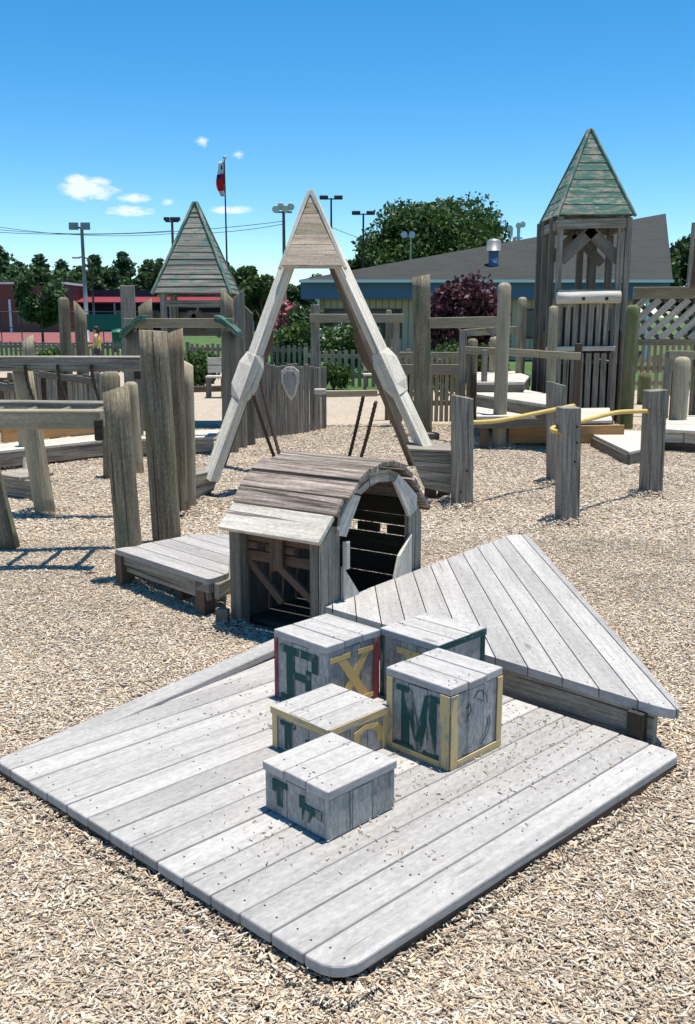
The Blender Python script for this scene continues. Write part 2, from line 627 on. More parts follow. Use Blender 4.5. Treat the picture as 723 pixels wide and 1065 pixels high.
# ------------------------------------------------------------------ camera, light, sky
cam_d = bpy.data.cameras.new('camera')
cam = bpy.data.objects.new('camera', cam_d)
COL.objects.link(cam)
cam.location = (0, 0, CAMH)
cam.rotation_euler = (math.pi / 2 - PITCH, 0, 0)
cam_d.sensor_fit = 'VERTICAL'
cam_d.sensor_height = 36
cam_d.lens = 36 * 1000 / 1065
cam_d.clip_start = 0.05
cam_d.clip_end = 5000
SC.camera = cam

TO_SUN = V((0.11, 0.03, 1.0)).normalized()
sun_d = bpy.data.lights.new('sun', 'SUN')
sun_d.energy = 4.6
sun_d.angle = math.radians(0.53)
sun_d.color = (1.0, 0.945, 0.855)
sun = bpy.data.objects.new('sun', sun_d)
COL.objects.link(sun)
sun.rotation_euler = TO_SUN.to_track_quat('Z', 'Y').to_euler()
sun.location = (5, 3, 20)

world = bpy.data.worlds.new('World')
SC.world = world
world.use_nodes = True
wt = world.node_tree
for n in list(wt.nodes):
    wt.nodes.remove(n)
wo = wt.nodes.new('ShaderNodeOutputWorld')
bg = wt.nodes.new('ShaderNodeBackground')
sky = wt.nodes.new('ShaderNodeTexSky')
sky.sky_type = 'NISHITA'
sky.sun_disc = False
sky.sun_elevation = math.asin(TO_SUN.z)
sky.sun_rotation = math.atan2(TO_SUN.x, TO_SUN.y)
sky.air_density = 0.9
sky.dust_density = 0.0
sky.ozone_density = 2.0
sky.altitude = 1500
hs = wt.nodes.new('ShaderNodeHueSaturation')
hs.inputs['Hue'].default_value = 0.492
hs.inputs['Saturation'].default_value = 1.38
hs.inputs['Value'].default_value = 1.0
wt.links.new(sky.outputs[0], hs.inputs['Color'])
tcw = wt.nodes.new('ShaderNodeTexCoord')
skycol = hs.outputs[0]
# small fair-weather clouds, given by their direction in the sky
cl_n = noise_n(wt, vmath(wt, 'MULTIPLY', tcw.outputs['Generated'], (1, 1, 2.4)), 48, 9, 0.66)
mask = None
CLOUDS = [(93, 197, .027, .011, 1.0), (84, 189, .016, .007, .8), (134, 219, .030, .0055, .8), (140, 207, .020, .005, .7), (172, 210, .009, .004, .5),
          (211, 150, .008, .007, .55), (247, 162, .007, .005, .5), (240, 218, .022, .005, .6), (46, 125, .006, .004, .2)]
for (px, py, rx, rz, amt) in CLOUDS:
    d = V(ray(px, py)).normalized()
    df = vmath(wt, 'SUBTRACT', tcw.outputs['Generated'], tuple(d))
    df = vmath(wt, 'DIVIDE', df, (rx, rx, rz))
    ln = wt.nodes.new('ShaderNodeVectorMath')
    ln.operation = 'LENGTH'
    wt.links.new(df, ln.inputs[0])
    f = ramp(wt, ln.outputs['Value'], 1.25, 0.0, 0.0, amt)
    mask = f if mask is None else math_n(wt, 'MAXIMUM', mask, f)
cm_ = math_n(wt, 'ADD', mask, math_n(wt, 'MULTIPLY', math_n(wt, 'SUBTRACT', cl_n, 0.5), 2.1))
cm_ = ramp(wt, cm_, 0.12, 0.62)
cm_ = math_n(wt, 'MULTIPLY', cm_, math_n(wt, 'MULTIPLY', ramp(wt, mask, 0.02, 0.3), 0.75))
cloudy = mixc(wt, cm_, skycol, (6.2, 6.4, 6.8))
wt.links.new(cloudy, bg.inputs[0])
bg.inputs[1].default_value = 0.115
wt.links.new(bg.outputs[0], wo.inputs[0])

SC.view_settings.view_transform = 'Standard'
SC.view_settings.look = 'None'
SC.view_settings.exposure = 0.64
SC.view_settings.gamma = 1.0

# ------------------------------------------------------------------ ground
gm, nt, b, out = new_mat('grass_ground')
tc = N(nt, 'ShaderNodeTexCoord').outputs['Object']
n1 = noise_n(nt, tc, 0.25, 6, 0.6)
n2 = noise_n(nt, tc, 9.0, 5, 0.7)
c = mixc(nt, ramp(nt, n1, 0.35, 0.65), (0.055, 0.105, 0.025), (0.085, 0.145, 0.04))
c = mixc(nt, ramp(nt, n2, 0.35, 0.7, 0, 0.6), c, (0.05, 0.09, 0.02))
nt.links.new(c, b.inputs['Base Color'])
b.inputs['Roughness'].default_value = 0.95
g_ = MB()
g_.face([(-1500, -300, -.02), (1500, -300, -.02), (1500, 2500, -.02), (-1500, 2500, -.02)], [(0, 0)] * 4)
structure(g_.build('ground', gm))

cmat, nt, b, out = new_mat('wood_chip_bed')
tc = N(nt, 'ShaderNodeTexCoord').outputs['Object']
vo = N(nt, 'ShaderNodeTexVoronoi')
vo.inputs['Scale'].default_value = 62
nt.links.new(vmath(nt, 'MULTIPLY', tc, (1, 0.7, 1)), vo.inputs['Vector'])
sep = N(nt, 'ShaderNodeSeparateColor')
nt.links.new(vo.outputs['Color'], sep.inputs[0])
n1 = noise_n(nt, tc, 1.3, 5, 0.6)
c = mixc(nt, sep.outputs[0], (0.36, 0.30, 0.225), (0.64, 0.55, 0.435))
c = mixc(nt, ramp(nt, n1, 0.3, 0.7, 0.0, 0.35), c, (0.36, 0.28, 0.20))
c = mixc(nt, ramp(nt, vo.outputs['Distance'], 0.35, 0.75, 0, 0.45), c, (0.12, 0.09, 0.065))
nt.links.new(c, b.inputs['Base Color'])
b.inputs['Roughness'].default_value = 0.95
bp = N(nt, 'ShaderNodeBump')
bp.inputs['Strength'].default_value = 0.8
bp.inputs['Distance'].default_value = 0.012
nt.links.new(sep.outputs[1], bp.inputs['Height'])
nt.links.new(bp.outputs[0], b.inputs['Normal'])
g_ = MB()
g_.face([(-14, -6, 0), (14, -6, 0), (16, 21.5, 0), (-2.6, 21.5, 0), (-3.2, 29, 0), (-18, 29, 0)], [(0, 0)] * 6)
structure(g_.build('chip_bed', cmat))

# ------------------------------------------------------------------ decks (outlines)
S2 = math.sqrt(0.5)
LOW = [(-0.02, 2.00), (1.185, 3.175), (1.04, 3.32), (0.30, 4.06), (-0.30, 4.34), (-1.24, 3.13)]
LOWR = round_poly(LOW, [0.10, 0.04, 0, 0, 0, 0.05])
ZL = 0.08
ZT = 0.215
TL = G(335, 630, ZT)
TT1 = G(531, 556, ZT)
TT2 = G(549, 556, ZT)
TR = G(708, 741, ZT)
TRI = [(TL.x, TL.y), (TR.x + .02, TR.y - .03), (TT2.x, TT2.y), (TT1.x, TT1.y)]
TRIR = round_poly(TRI, [0, 0.13, 0.045, 0.04])

# ------------------------------------------------------------------ wood chips
chm, nt, b, out = new_mat('wood_chip')
at = N(nt, 'ShaderNodeAttribute', attribute_name='rnd')
cr = N(nt, 'ShaderNodeValToRGB')
e = cr.color_ramp
e.elements[0].position = 0.0
e.elements[0].color = (0.24, 0.18, 0.13, 1)
e.elements[1].position = 1.0
e.elements[1].color = (0.59, 0.51, 0.405, 1)
for p_, c_ in ((0.08, (0.27, 0.215, 0.155)), (0.35, (0.42, 0.345, 0.258)), (0.46, (0.48, 0.34, 0.205)), (0.51, (0.43, 0.36, 0.275)), (0.75, (0.50, 0.42, 0.325)), (0.93, (0.44, 0.405, 0.345))):
    x_ = e.elements.new(p_)
    x_.color = (*c_, 1)
nt.links.new(at.outputs['Fac'], cr.inputs[0])
tc = N(nt, 'ShaderNodeTexCoord').outputs['Object']
nn = noise_n(nt, tc, 140, 3, 0.6)
n0 = noise_n(nt, tc, 0.9, 4, 0.6)
f1 = math_n(nt, 'MULTIPLY', ramp(nt, nn, 0.3, 0.7, 0.95, 1.35), ramp(nt, n0, 0.3, 0.7, 0.9, 1.12))
cc = N(nt, 'ShaderNodeCombineColor')
for i in range(3):
    nt.links.new(f1, cc.inputs[i])
chc = mixc(nt, 1.0, cr.outputs[0], cc.outputs[0], 'MULTIPLY')
npch = noise_n(nt, tc, 2.3, 5, 0.65, 0.5)
chc = mixc(nt, ramp(nt, npch, 0.62, 0.74, 0, 0.5), chc, (0.47, 0.29, 0.15))
npd = noise_n(nt, tc, 1.7, 6, 0.7, 0.3)
chc = mixc(nt, ramp(nt, npd, 0.60, 0.72, 0, 0.4), chc, (0.20, 0.16, 0.125))
nt.links.new(chc, b.inputs['Base Color'])
b.inputs['Roughness'].default_value = 0.9


def chip_mesh(name, xy, z, lmin, lmax, wmin, wmax, tilt, seed, tone_exp=1.0):
    rg = np.random.default_rng(seed)
    n = len(xy)
    L = lmin + (lmax - lmin) * rg.random(n) ** 2.2
    W = wmin + (wmax - wmin) * rg.random(n) ** 1.4
    T = 0.0015 + 0.003 * rg.random(n)
    ang = rg.random(n) * 2 * np.pi
    ti = rg.normal(0, tilt, n)
    ro = rg.normal(0, tilt * 1.2, n)
    ca, sa = np.cos(ang), np.sin(ang)
    d = np.stack([ca * np.cos(ti), sa * np.cos(ti), np.sin(ti)], 1)
    s_ = np.stack([-sa * np.cos(ro), ca * np.cos(ro), np.sin(ro)], 1)
    u = np.cross(d, s_)
    u /= np.linalg.norm(u, axis=1)[:, None]
    c = np.concatenate([xy, z[:, None]], 1)
    tap = 0.35 + 0.6 * rg.random(n)
    vs = np.empty((n, 8, 3))
    k = 0
    for uu in (-1, 1):
        for (a, bq) in ((-1, -1), (1, -1), (1, 1), (-1, 1)):
            wf = W * (tap if a > 0 else 1.0) * (0.75 + 0.5 * rg.random(n))
            lf = L * (0.85 + 0.3 * rg.random(n))
            vs[:, k] = c + d * (a * lf / 2)[:, None] + s_ * (bq * wf / 2)[:, None] + u * (uu * T / 2)[:, None]
            k += 1
    q = np.array([[4, 5, 6, 7], [0, 1, 5, 4], [1, 2, 6, 5], [2, 3, 7, 6], [3, 0, 4, 7]])
    fi = (np.arange(n)[:, None, None] * 8 + q[None]).reshape(-1)
    me = bpy.data.meshes.new(name)
    nf = n * 5
    me.vertices.add(n * 8)
    me.vertices.foreach_set('co', vs.reshape(-1))
    me.loops.add(nf * 4)
    me.loops.foreach_set('vertex_index', fi.astype(np.int32))
    me.polygons.add(nf)
    me.polygons.foreach_set('loop_start', (np.arange(nf) * 4).astype(np.int32))
    me.update(calc_edges=True)
    me.polygons.foreach_set('use_smooth', np.zeros(nf, bool))
    at = me.attributes.new('rnd', 'FLOAT', 'FACE')
    at.data.foreach_set('value', np.repeat(rg.random(n) ** tone_exp, 5).astype(np.float32))  # a higher exponent shifts the mix towards darker chips
    me.materials.append(chm)
    o = bpy.data.objects.new(name, me)
    COL.objects.link(o)
    return o


def in_poly_np(poly, xy):
    r = np.zeros(len(xy), bool)
    n = len(poly)
    for i in range(n):
        x1, y1 = poly[i]
        x2, y2 = poly[i - 1]
        if y1 == y2:
            continue
        c = ((y1 > xy[:, 1]) != (y2 > xy[:, 1])) & (xy[:, 0] < (x2 - x1) * (xy[:, 1] - y1) / (y2 - y1) + x1)
        r ^= c
    return r


def zone(y0, y1, dens, seed):
    rg = np.random.default_rng(seed)
    hw1 = 0.40 * y1 + 1.3
    n = int(dens * (y1 - y0) * 2 * hw1)
    xy = np.stack([(rg.random(n) * 2 - 1) * hw1, y0 + (y1 - y0) * rg.random(n)], 1)
    keep = np.abs(xy[:, 0]) < 0.40 * xy[:, 1] + 1.3
    inner = [(p[0] * 0.97 + 0.0, (p[1] - 3.15) * 0.97 + 3.15) for p in LOW]
    keep &= ~in_poly_np(inner, xy)
    hut = [(-.62, 4.86), (-.12, 4.52), (.38, 5.26), (-.12, 5.6)]
    keep &= ~in_poly_np(hut, xy)
    xy = xy[keep]
    z = 0.002 + 0.010 * rg.random(len(xy)) ** 1.3
    z += 0.008 * np.sin(xy[:, 0] * 5.1 + 1.3 * np.sin(xy[:, 1] * 3)) * np.cos(xy[:, 1] * 4.3) + 0.004
    outer = [(p[0] * 1.05, (p[1] - 3.15) * 1.05 + 3.15) for p in LOW]
    near = in_poly_np(outer, xy)
    z[near] += 0.022 * rg.random(int(near.sum()))
    for (qx, qy, qr) in ((-1.25, 5.74, .08), (-1.32, 6.55, .1), (-1.33, 7.75, .09), (.98, 8.1, .09), (2.04, 9.3, .09), (1.75, 7.48, .09), (2.76, 8.63, .09), (-.6, 4.85, .05), (.82, 8.3, .15), (-1.3, 8.2, .12), (.995, 12.95, .12), (1.92, 11.97, .1), (-2.53, 7.84, .08)):
        dd = np.hypot(xy[:, 0] - qx, xy[:, 1] - qy)
        z += 0.045 * np.exp(-((dd - qr) / .11) ** 2) * (0.4 + .6 * rg.random(len(xy)))
    return xy, z


parts = []
xy, z = zone(1.25, 3.4, 25000, 1)
tag(chip_mesh('wood_chips', xy, z, 0.006, 0.042, 0.0022, 0.0085, 0.17, 2, 1.35), 'loose tan wood chips covering the playground floor nearest the camera', 'wood chips', 'playground wood chips', 'stuff')
xy, z = zone(3.4, 7.0, 12500, 3)
tag(chip_mesh('wood_chips', xy, z, 0.007, 0.040, 0.0027, 0.0095, 0.15, 4, 0.8), 'loose tan wood chips round the hut and low platform', 'wood chips', 'playground wood chips', 'stuff')
xy, z = zone(6.8, 14.5, 3800, 5)
tag(chip_mesh('wood_chips', xy, z, 0.012, 0.046, 0.006, 0.016, 0.16, 6, 0.65), 'pale wood chips under the frame and posts farther back', 'wood chips', 'playground wood chips', 'stuff')
# chips and bits lying on the lower deck
rg = np.random.default_rng(9)
pts = []
for (cx_, cy_, sg, n_) in ((0.05, 3.5, .2, 240), (0.15, 3.02, .12, 110), (-.05, 2.98, .10, 90), (0.72, 3.38, .22, 420), (0.45, 2.95, .12, 120), (-.2, 2.62, .12, 90), (0.1, 2.62, .12, 80), (-0.3, 3.75, .22, 160), (0, 3.1, .5, 40), (0.2, 3.9, .15, 120)):
    pts.append(rg.normal((cx_, cy_), sg, (int(n_ * .95), 2)))
xy = np.concatenate(pts)
xy = xy[in_poly_np([(p[0] * .96, (p[1] - 3.15) * .96 + 3.15) for p in LOW], xy)]
tag(chip_mesh('chip_litter', xy, ZL + 0.003 + 0.002 * rg.random(len(xy)), 0.004, 0.018, 0.0012, 0.004, 0.06, 12), 'small wood chips scattered over the grey deck boards between the blocks', 'wood chips', None, 'stuff')

# ------------------------------------------------------------------ lower deck
E1 = V((S2, S2, 0))
E2 = V((-S2, S2, 0))
t = thing('low_deck', 'large low grey deck of diagonal boards carrying the letter blocks', 'deck', (0, 3.1, 0))
mb = MB()
# board direction: the right front edge, boards fan very slightly like the left edge
planks(mb, LOWR, ZL - 0.034, ZL, (LOW[1][0] - LOW[0][0], LOW[1][1] - LOW[0][1]), 0.119, 0.004, nails=0.0032, zj=0.0015)
mb.build('deck_top', [M['deck'], M['nail']], t, bevel=0.006)
mb = MB()
ins = [(p[0] * 0.975, (p[1] - 3.15) * 0.975 + 3.15) for p in LOW]
ins = [(-.075, 2.10), (.04, 2.10)] + ins[1:]
for a, b_ in zip(ins, ins[1:] + ins[:1]):
    mb.beam((a[0], a[1], 0.02), (b_[0], b_[1], 0.02), 0.035, 0.05)
mb.build('frame', M['brown'], t)
# raised edge board along the back left
kb = MB()
a, b_ = V((-1.18, 3.23, 0)), V((-0.26, 4.40, 0))
kn = V((.79, -.61, 0)) * .05
kb.beam(a + kn + V((0.02, 0.03, ZL - 0.025)), b_ + kn + V((0, 0, ZL + 0.035)), 0.10, 0.034, jit=0.001)
kb.build('edge_board', M['deck'], t, bevel=0.006)

# ------------------------------------------------------------------ triangular upper deck
t = thing('triangular_deck', 'raised triangular grey deck with long boards running to its far tip', 'deck', (0.7, 4.4, 0))
mb = MB()
planks(mb, TRIR, ZT - 0.036, ZT, (-0.02, 1), 0.112, 0.005, phase=0.07, nails=0.003, zj=0.0)
mb.build('deck_top', [M['deck'], M['nail']], t, bevel=0.008)
mb = MB()
f0 = V((TL.x, TL.y, 0)) + E1 * 0.022
f1 = V((TR.x, TR.y, 0)) + E1 * 0.022 - V((S2, -S2, 0)) * 0.10
mb.beam(f0 + V((0, 0, ZT - 0.10)), f1 + V((0, 0, ZT - 0.10)), 0.034, 0.125, jit=0.003)
f2 = V((TR.x - .09, TR.y + .16, 0))
f3 = V((TT2.x - .07, TT2.y - .15, 0))
mb.beam(f2 + V((0, 0, ZT - 0.10)), f3 + V((0, 0, ZT - 0.10)), 0.034, 0.12)
mb.beam(V((TL.x + .02, TL.y + .05, ZT - 0.10)), V((TT1.x - .02, TT1.y - .06, ZT - 0.10)), 0.034, 0.12)
mb.split('fascia', M['grey'], t, bevel=0.004)
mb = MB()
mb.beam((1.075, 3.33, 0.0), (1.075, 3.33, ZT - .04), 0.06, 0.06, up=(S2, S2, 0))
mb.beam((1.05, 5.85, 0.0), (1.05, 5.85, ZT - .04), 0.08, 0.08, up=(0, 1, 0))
mb.split('support', M['shadedark'], t)  # near-black colour stands in for the shaded recess under the deck


# ------------------------------------------------------------------ letter blocks
def stroke(mb, face, pts, w, mi=0, lift=0.0):
    """flat painted strokes as thin slabs; face = function(u, v, out) -> world point"""
    for a, b_ in zip(pts, pts[1:]):
        a, b_ = V(a), V(b_)
        d = (b_ - a).normalized()
        n = V((-d.y, d.x)) * (w / 2)
        q = [a + n, a - n, b_ - n, b_ + n]
        p3 = [face(x.x, x.y, 0.0005 + lift) for x in q]
        nrm = face(0, 0, 1) - face(0, 0, 0)
        mb.prism(p3, nrm * 0.0022, face(0, 1, 0) - face(0, 0, 0))


def poly_patch(mb, face, pts, lift=0.0):
    p3 = [face(x[0], x[1], 0.0005 + lift) for x in pts]
    nrm = face(0, 0, 1) - face(0, 0, 0)
    mb.prism(p3, nrm * 0.0022, face(0, 1, 0) - face(0, 0, 0))


def make_block(label, cx, cy, ztop, side, lid_dir, left_letter=None, right_letter=None, trims=(), lid_edge=None):
    rot = math.radians(45)
    t = thing('letter_block', label, 'block', (cx, cy, ZL), 'wooden letter blocks on the low deck', rot)
    ax, ay = V((math.cos(rot), math.sin(rot), 0)), V((-math.sin(rot), math.cos(rot), 0))
    c = V((cx, cy, 0))
    h = side / 2
    lt = 0.030
    zb = ztop - lt
    mb = MB()
    nb = 3
    for sgn in (-1, 1):
        for k in range(nb):
            w = (side - 0.03) / nb
            o = -side / 2 + 0.015 + w * (k + .5)
            jz = RN.uniform(-0.004, 0.002)
            # faces across local y
            mb.beam(c + ay * (sgn * (h - 0.008)) + ax * o + V((0, 0, ZL + .002)), c + ay * (sgn * (h - 0.008)) + ax * o + V((0, 0, zb - .001 + jz)), w - 0.0025, 0.016, up=ay)
            mb.beam(c + ax * (sgn * (h - 0.008)) + ay * o + V((0, 0, ZL + .002)), c + ax * (sgn * (h - 0.008)) + ay * o + V((0, 0, zb - .001 + jz)), w - 0.0025, 0.016, up=ax)
    for sx in (-1, 1):
        for sy in (-1, 1):
            q = c + ax * (sx * (h - 0.009)) + ay * (sy * (h - 0.009))
            mb.beam(q + V((0, 0, ZL + .001)), q + V((0, 0, zb - .002)), 0.018, 0.018, up=ay)
    mb.build('body', M['block'], t, bevel=0.0025)
    ov = 0.005
    mb = MB()
    s2 = side + 2 * ov
    for k in range(3):
        w = s2 / 3
        o = -s2 / 2 + w * (k + .5)
        j0, j1 = RN.uniform(-.004, .004), RN.uniform(-.004, .004)
        if lid_dir == 'x':
            mb.beam(c + ay * o - ax * (s2 / 2 + j0) + V((0, 0, ztop - lt / 2)), c + ay * o + ax * (s2 / 2 + j1) + V((0, 0, ztop - lt / 2)), w - 0.004, lt, jit=0.0012)
        else:
            mb.beam(c + ax * o - ay * (s2 / 2 + j0) + V((0, 0, ztop - lt / 2)), c + ax * o + ay * (s2 / 2 + j1) + V((0, 0, ztop - lt / 2)), w - 0.004, lt, jit=0.0012)
    for k in range(16):
        pu, pv = RN.choice((-1, 1)) * RN.uniform(.6, .92) * h, RN.uniform(-.9, .9) * h
        p = c + (ax * pu + ay * pv if lid_dir == 'x' else ax * pv + ay * pu) + V((0, 0, ztop + .0018))
        disc(mb, p, 0.0028, 1)
    mb.build('lid', [M['deck'], M['nail']], t, bevel=0.004)

    H = zb - ZL

    def fl(u, v, o):   # left face (-x local); u 0..1 from left to right seen from outside
        return c - ax * (h + o) + ay * (h - u * side) + V((0, 0, ZL + v * H))

    def fr(u, v, o):   # right face (-y local)
        return c - ay * (h + o) + ax * (-h + u * side) + V((0, 0, ZL + v * H))
    F = {'L': fl, 'R': fr}
    for nm, fc, spec in (('left', fl, left_letter), ('right', fr, right_letter)):
        if spec:
            mat, polys = spec[:2]
            mb = MB()
            for kk, pl in enumerate(polys):
                p3 = [fc(x[0], x[1], 0.0012 + 0.0004 * kk) for x in pl]
                nrm = fc(0, 0, 1) - fc(0, 0, 0)
                mb.prism(p3, nrm * 0.0018, (0, 0, 1))
            mb.build('painted_letter', M[mat], t)
            if len(spec) > 2:
                mb = MB()
                for kk, pl in enumerate(spec[2]):
                    p3 = [fc(x[0], x[1], 0.0012 + 0.0004 * kk) for x in pl]
                    mb.prism(p3, (fc(0, 0, 1) - fc(0, 0, 0)) * 0.0018, (0, 0, 1))
                mb.build('painted_letter', M[mat], t)
    for mat in sorted(set(x[0] for x in trims)):
        mb = MB()
        kk = 0
        for (m_, f_, u0, u1, v0, v1) in trims:
            if m_ != mat:
                continue
            fc = F[f_]
            kk += 1
            p3 = [fc(u0, v0, 0.001 + .0006 * kk), fc(u1, v0, 0.001 + .0006 * kk), fc(u1, v1, 0.001 + .0006 * kk), fc(u0, v1, 0.001 + .0006 * kk)]
            mb.prism(p3, (fc(0, 0, 1) - fc(0, 0, 0)) * 0.004, (0, 0, 1) if (v1 - v0) > (u1 - u0) else fc(1, 0, 0) - fc(0, 0, 0))
        mb.split('painted_trim', M[mat], t, bevel=0.001)
    if lid_edge:
        mat, sides = lid_edge
        mb = MB()
        for sd in sides:
            d, n = (ay, -ax) if sd == 'L' else (ax, -ay)
            p = c + n * (h + ov + 0.0035) + V((0, 0, ztop - lt / 2))
            mb.beam(p - d * (s2 / 2 - .002), p + d * (s2 / 2 - .002), 0.003, lt * 0.86)
        mb.split('painted_edge', M[mat], t)
    return t


def rect(u0, v0, u1, v1):
    return [(u0, v0), (u1, v0), (u1, v1), (u0, v1)]


L_F = [rect(.24, .1, .40, .88), rect(.12, .8, .86, .92), rect(.74, .62, .86, .82), rect(.40, .42, .70, .53), rect(.62, .30, .72, .62), rect(.12, .04, .52, .12)]
L_X = [[(.18, .1), (.34, .1), (.84, .86), (.68, .86)], [(.66, .1), (.82, .1), (.34, .86), (.18, .86)], rect(.06, .82, .44, .9), rect(.58, .82, .94, .9), rect(.08, .06, .42, .13), rect(.58, .06, .92, .13)]
L_M = [rect(.24, .10, .37, .90), [(.26, .90), (.40, .90), (.56, .30), (.50, .10)], [(.44, .12), (.56, .12), (.74, .9), (.62, .9)], rect(.66, .10, .80, .90), rect(.16, .86, .36, .93), rect(.68, .86, .86, .93), rect(.14, .07, .46, .14), rect(.60, .07, .88, .14)]
L_T = [rect(.20, .25, .29, .86), rect(.13, .74, .37, .88), rect(.13, .58, .18, .80), [(.60, .22), (.70, .22), (.82, .62), (.60, .62)], rect(.56, .50, .90, .64), rect(.56, .64, .64, .8), [(.78, .46), (.90, .40), (.90, .60), (.78, .60)]]
L_I = [rect(.22, .1, .34, .9), rect(.14, .78, .42, .9), rect(.60, .5, .82, .64), rect(.60, .1, .68, .64)]
L_P = [rect(.40, .05, .5, .78), [(.40, .80), (.62, .93), (.82, .85), (.74, .74), (.60, .78), (.50, .68)], [(.82, .85), (.92, .6), (.92, .3), (.80, .3), (.80, .58), (.72, .74)]]
L_D = [rect(.30, .80, .72, .90), rect(.48, .3, .58, .82), [(.72, .90), (.86, .7), (.80, .62), (.68, .78)]]
make_block('tallest front block with green M and yellow painted corner trim', .346, 3.245, .378, .287, 'y',
           ('greenpaint', L_M), None,
           [('yellowpaint', 'L', 0, .10, 0, 1), ('yellowpaint', 'L', .86, 1, 0, 1), ('yellowpaint', 'L', .1, .86, -.0, .09),
            ('yellowpaint', 'R', 0.0, .13, 0, 1), ('yellowpaint', 'R', .9, 1, .1, 1), ('yellowpaint', 'R', .13, 1, .0, .1)])
mblock = bpy.data.objects['letter_block']
# worn carved outline on the right face of the M block
mb = MB()
_c0 = V((.346, 3.245, 0))
_ax, _ay = E1, E2


def fr_m(u, v, o):
    return _c0 - _ay * (.1435 + o) + _ax * (-.1435 + u * .287) + V((0, 0, ZL + v * .268))


for pl in ([(.30, .74), (.36, .80), (.40, .70), (.34, .62)], [(.34, .78), (.33, .56)], [(.46, .84), (.52, .92), (.62, .90), (.70, .80), (.72, .70)], [(.50, .82), (.58, .78), (.66, .74)],
           [(.72, .5), (.74, .4), (.68, .28), (.58, .2)], [(.76, .52), (.79, .40), (.72, .24), (.60, .15)], [(.24, .14), (.34, .20), (.44, .17)], [(.24, .12), (.42, .09)], [(.62, .88), (.64, .8)]):
    stroke(mb, fr_m, pl, 0.0045)
mb.split('carved_outline', M['line'], mblock)
make_block('lowest front block with worn green T and no yellow trim', -.055, 2.79, .243, .287, 'x', ('greenpaint', L_T[:3], L_T[3:]), None, [])
make_block('low middle block with yellow lid edges and faded yellow letter', -.062, 3.238, .238, .290, 'x', ('greenpaint', L_I[:2], L_I[2:]), ('yellowletter', L_P),
           [('yellowpaint', 'L', 0, .09, 0, 1), ('yellowpaint', 'R', .9, 1, 0, 1)], ('yellowpaint', 'LR'))
make_block('back left block with green F and yellow X', -.083, 3.70, .368, .296, 'y', ('greenpaint', L_F), ('yellowletter', L_X),
           [('redpaint', 'R', .88, 1, 0, 1), ('redpaint', 'L', 0, .06, 0, 1)])
make_block('back right block with green painted lid edge and faded yellow letter', .345, 3.72, .368, .296, 'y', ('yellowletter', L_D), None,
           [('greenpaint', 'L', 0, .07, 0, 1), ('greenpaint', 'R', .92, 1, 0, 1)], ('greenpaint', 'R'))

# ------------------------------------------------------------------ barrel roofed hut
HO = V((-0.115, 4.50, 0))
HU = V((0.56, 0.83, 0)).normalized()
HA = V((-HU.y, HU.x, 0))
HW, HL = 0.95, 0.585


def Hh(l, u, z):
    return HO + HA * l + HU * u + V((0, 0, z))


t = thing('barrel_roof_hut', 'small timber play hut with brown curved board roof and open ends', 'play hut', Hh(HL / 2, HW / 2, 0))
PROF = [(-.07, .53), (.07, .645), (.135, .72), (.23, .785), (.34, .825), (.455, .842), (.575, .832), (.69, .795), (.79, .73), (.855, .655), (.985, .515)]
mb = MB()
for k, (p, q) in enumerate(zip(PROF, PROF[1:])):
    nrm = V((-(q[1] - p[1]), (q[0] - p[0])))
    nrm.normalize()
    nw = HU * nrm.x + V((0, 0, nrm.y))
    a0, a1 = -0.045 + RN.uniform(-.02, .015), HL + 0.03 + RN.uniform(-.025, .025)
    q0 = (p[0] + (q[0] - p[0]) * .015, p[1] + (q[1] - p[1]) * .015)
    q1 = (p[0] + (q[0] - p[0]) * .925, p[1] + (q[1] - p[1]) * .925)
    rise = RN.uniform(0, 0.010)
    pts = [Hh(a0, *q0) + nw * rise, Hh(a1, *q0) + nw * rise, Hh(a1, *q1) + nw * (rise + .004), Hh(a0, *q1) + nw * (rise + .004)]
    mb.prism(pts, nw * 0.026, HA, 1 if k == 0 else 0)
mb.build('roof', [M['roof'], M['pale']], t, bevel=0.004)


mb = MB()


def gpoly(l, th, pts, g=(0, 1), mi=0):
    mb.prism([Hh(l, u, z) for u, z in pts], HA * th, HU * g[0] + V((0, 0, g[1])), mi)


gpoly(0, .03, [(0.0, .0), (.07, .0), (.07, .60), (0.0, .545)])
gpoly(0, .03, [(.074, .0), (.14, .0), (.14, .585), (.074, .605)])
gpoly(0, .03, [(.81, .0), (.878, .0), (.878, .61), (.81, .60)])
gpoly(0, .03, [(.882, .0), (.95, .0), (.95, .525), (.882, .60)])
mb.split('gable_board', M['grey'], t, bevel=0.003)
mb = MB()
gpoly(-.022, .02, [(.10, .555), (.165, .535), (.295, .72), (.215, .745), (.12, .64)], (.6, .8))
gpoly(-.022, .02, [(.78, .53), (.86, .56), (.86, .64), (.78, .70), (.66, .785), (.62, .745)], (-.6, .8), 0)
mb.split('door_brace', M['pale'], t, bevel=0.003)
mb = MB()
gpoly(-.022, .02, [(.222, .752), (.30, .727), (.375, .755), (.365, .822), (.27, .80)], (.9, .3))
gpoly(-.022, .02, [(.382, .757), (.46, .768), (.56, .757), (.56, .82), (.455, .834), (.372, .824)], (1, 0))
gpoly(-.022, .02, [(.565, .757), (.615, .752), (.655, .79), (.565, .82)], (.9, -.3))
mb.build('arch_board', M['grey'], t, bevel=0.003)
mb = MB()
gpoly(-.022, .02, [(.14, .20), (.30, .20), (.14, .39)])
gpoly(-.022, .02, [(.81, .20), (.63, .20), (.68, .33), (.81, .43)])
gpoly(-.05, .026, [(.125, .38), (.155, .38), (.155, .52), (.125, .52)])
mb.split('door_gusset', M['pale'], t, bevel=0.003)
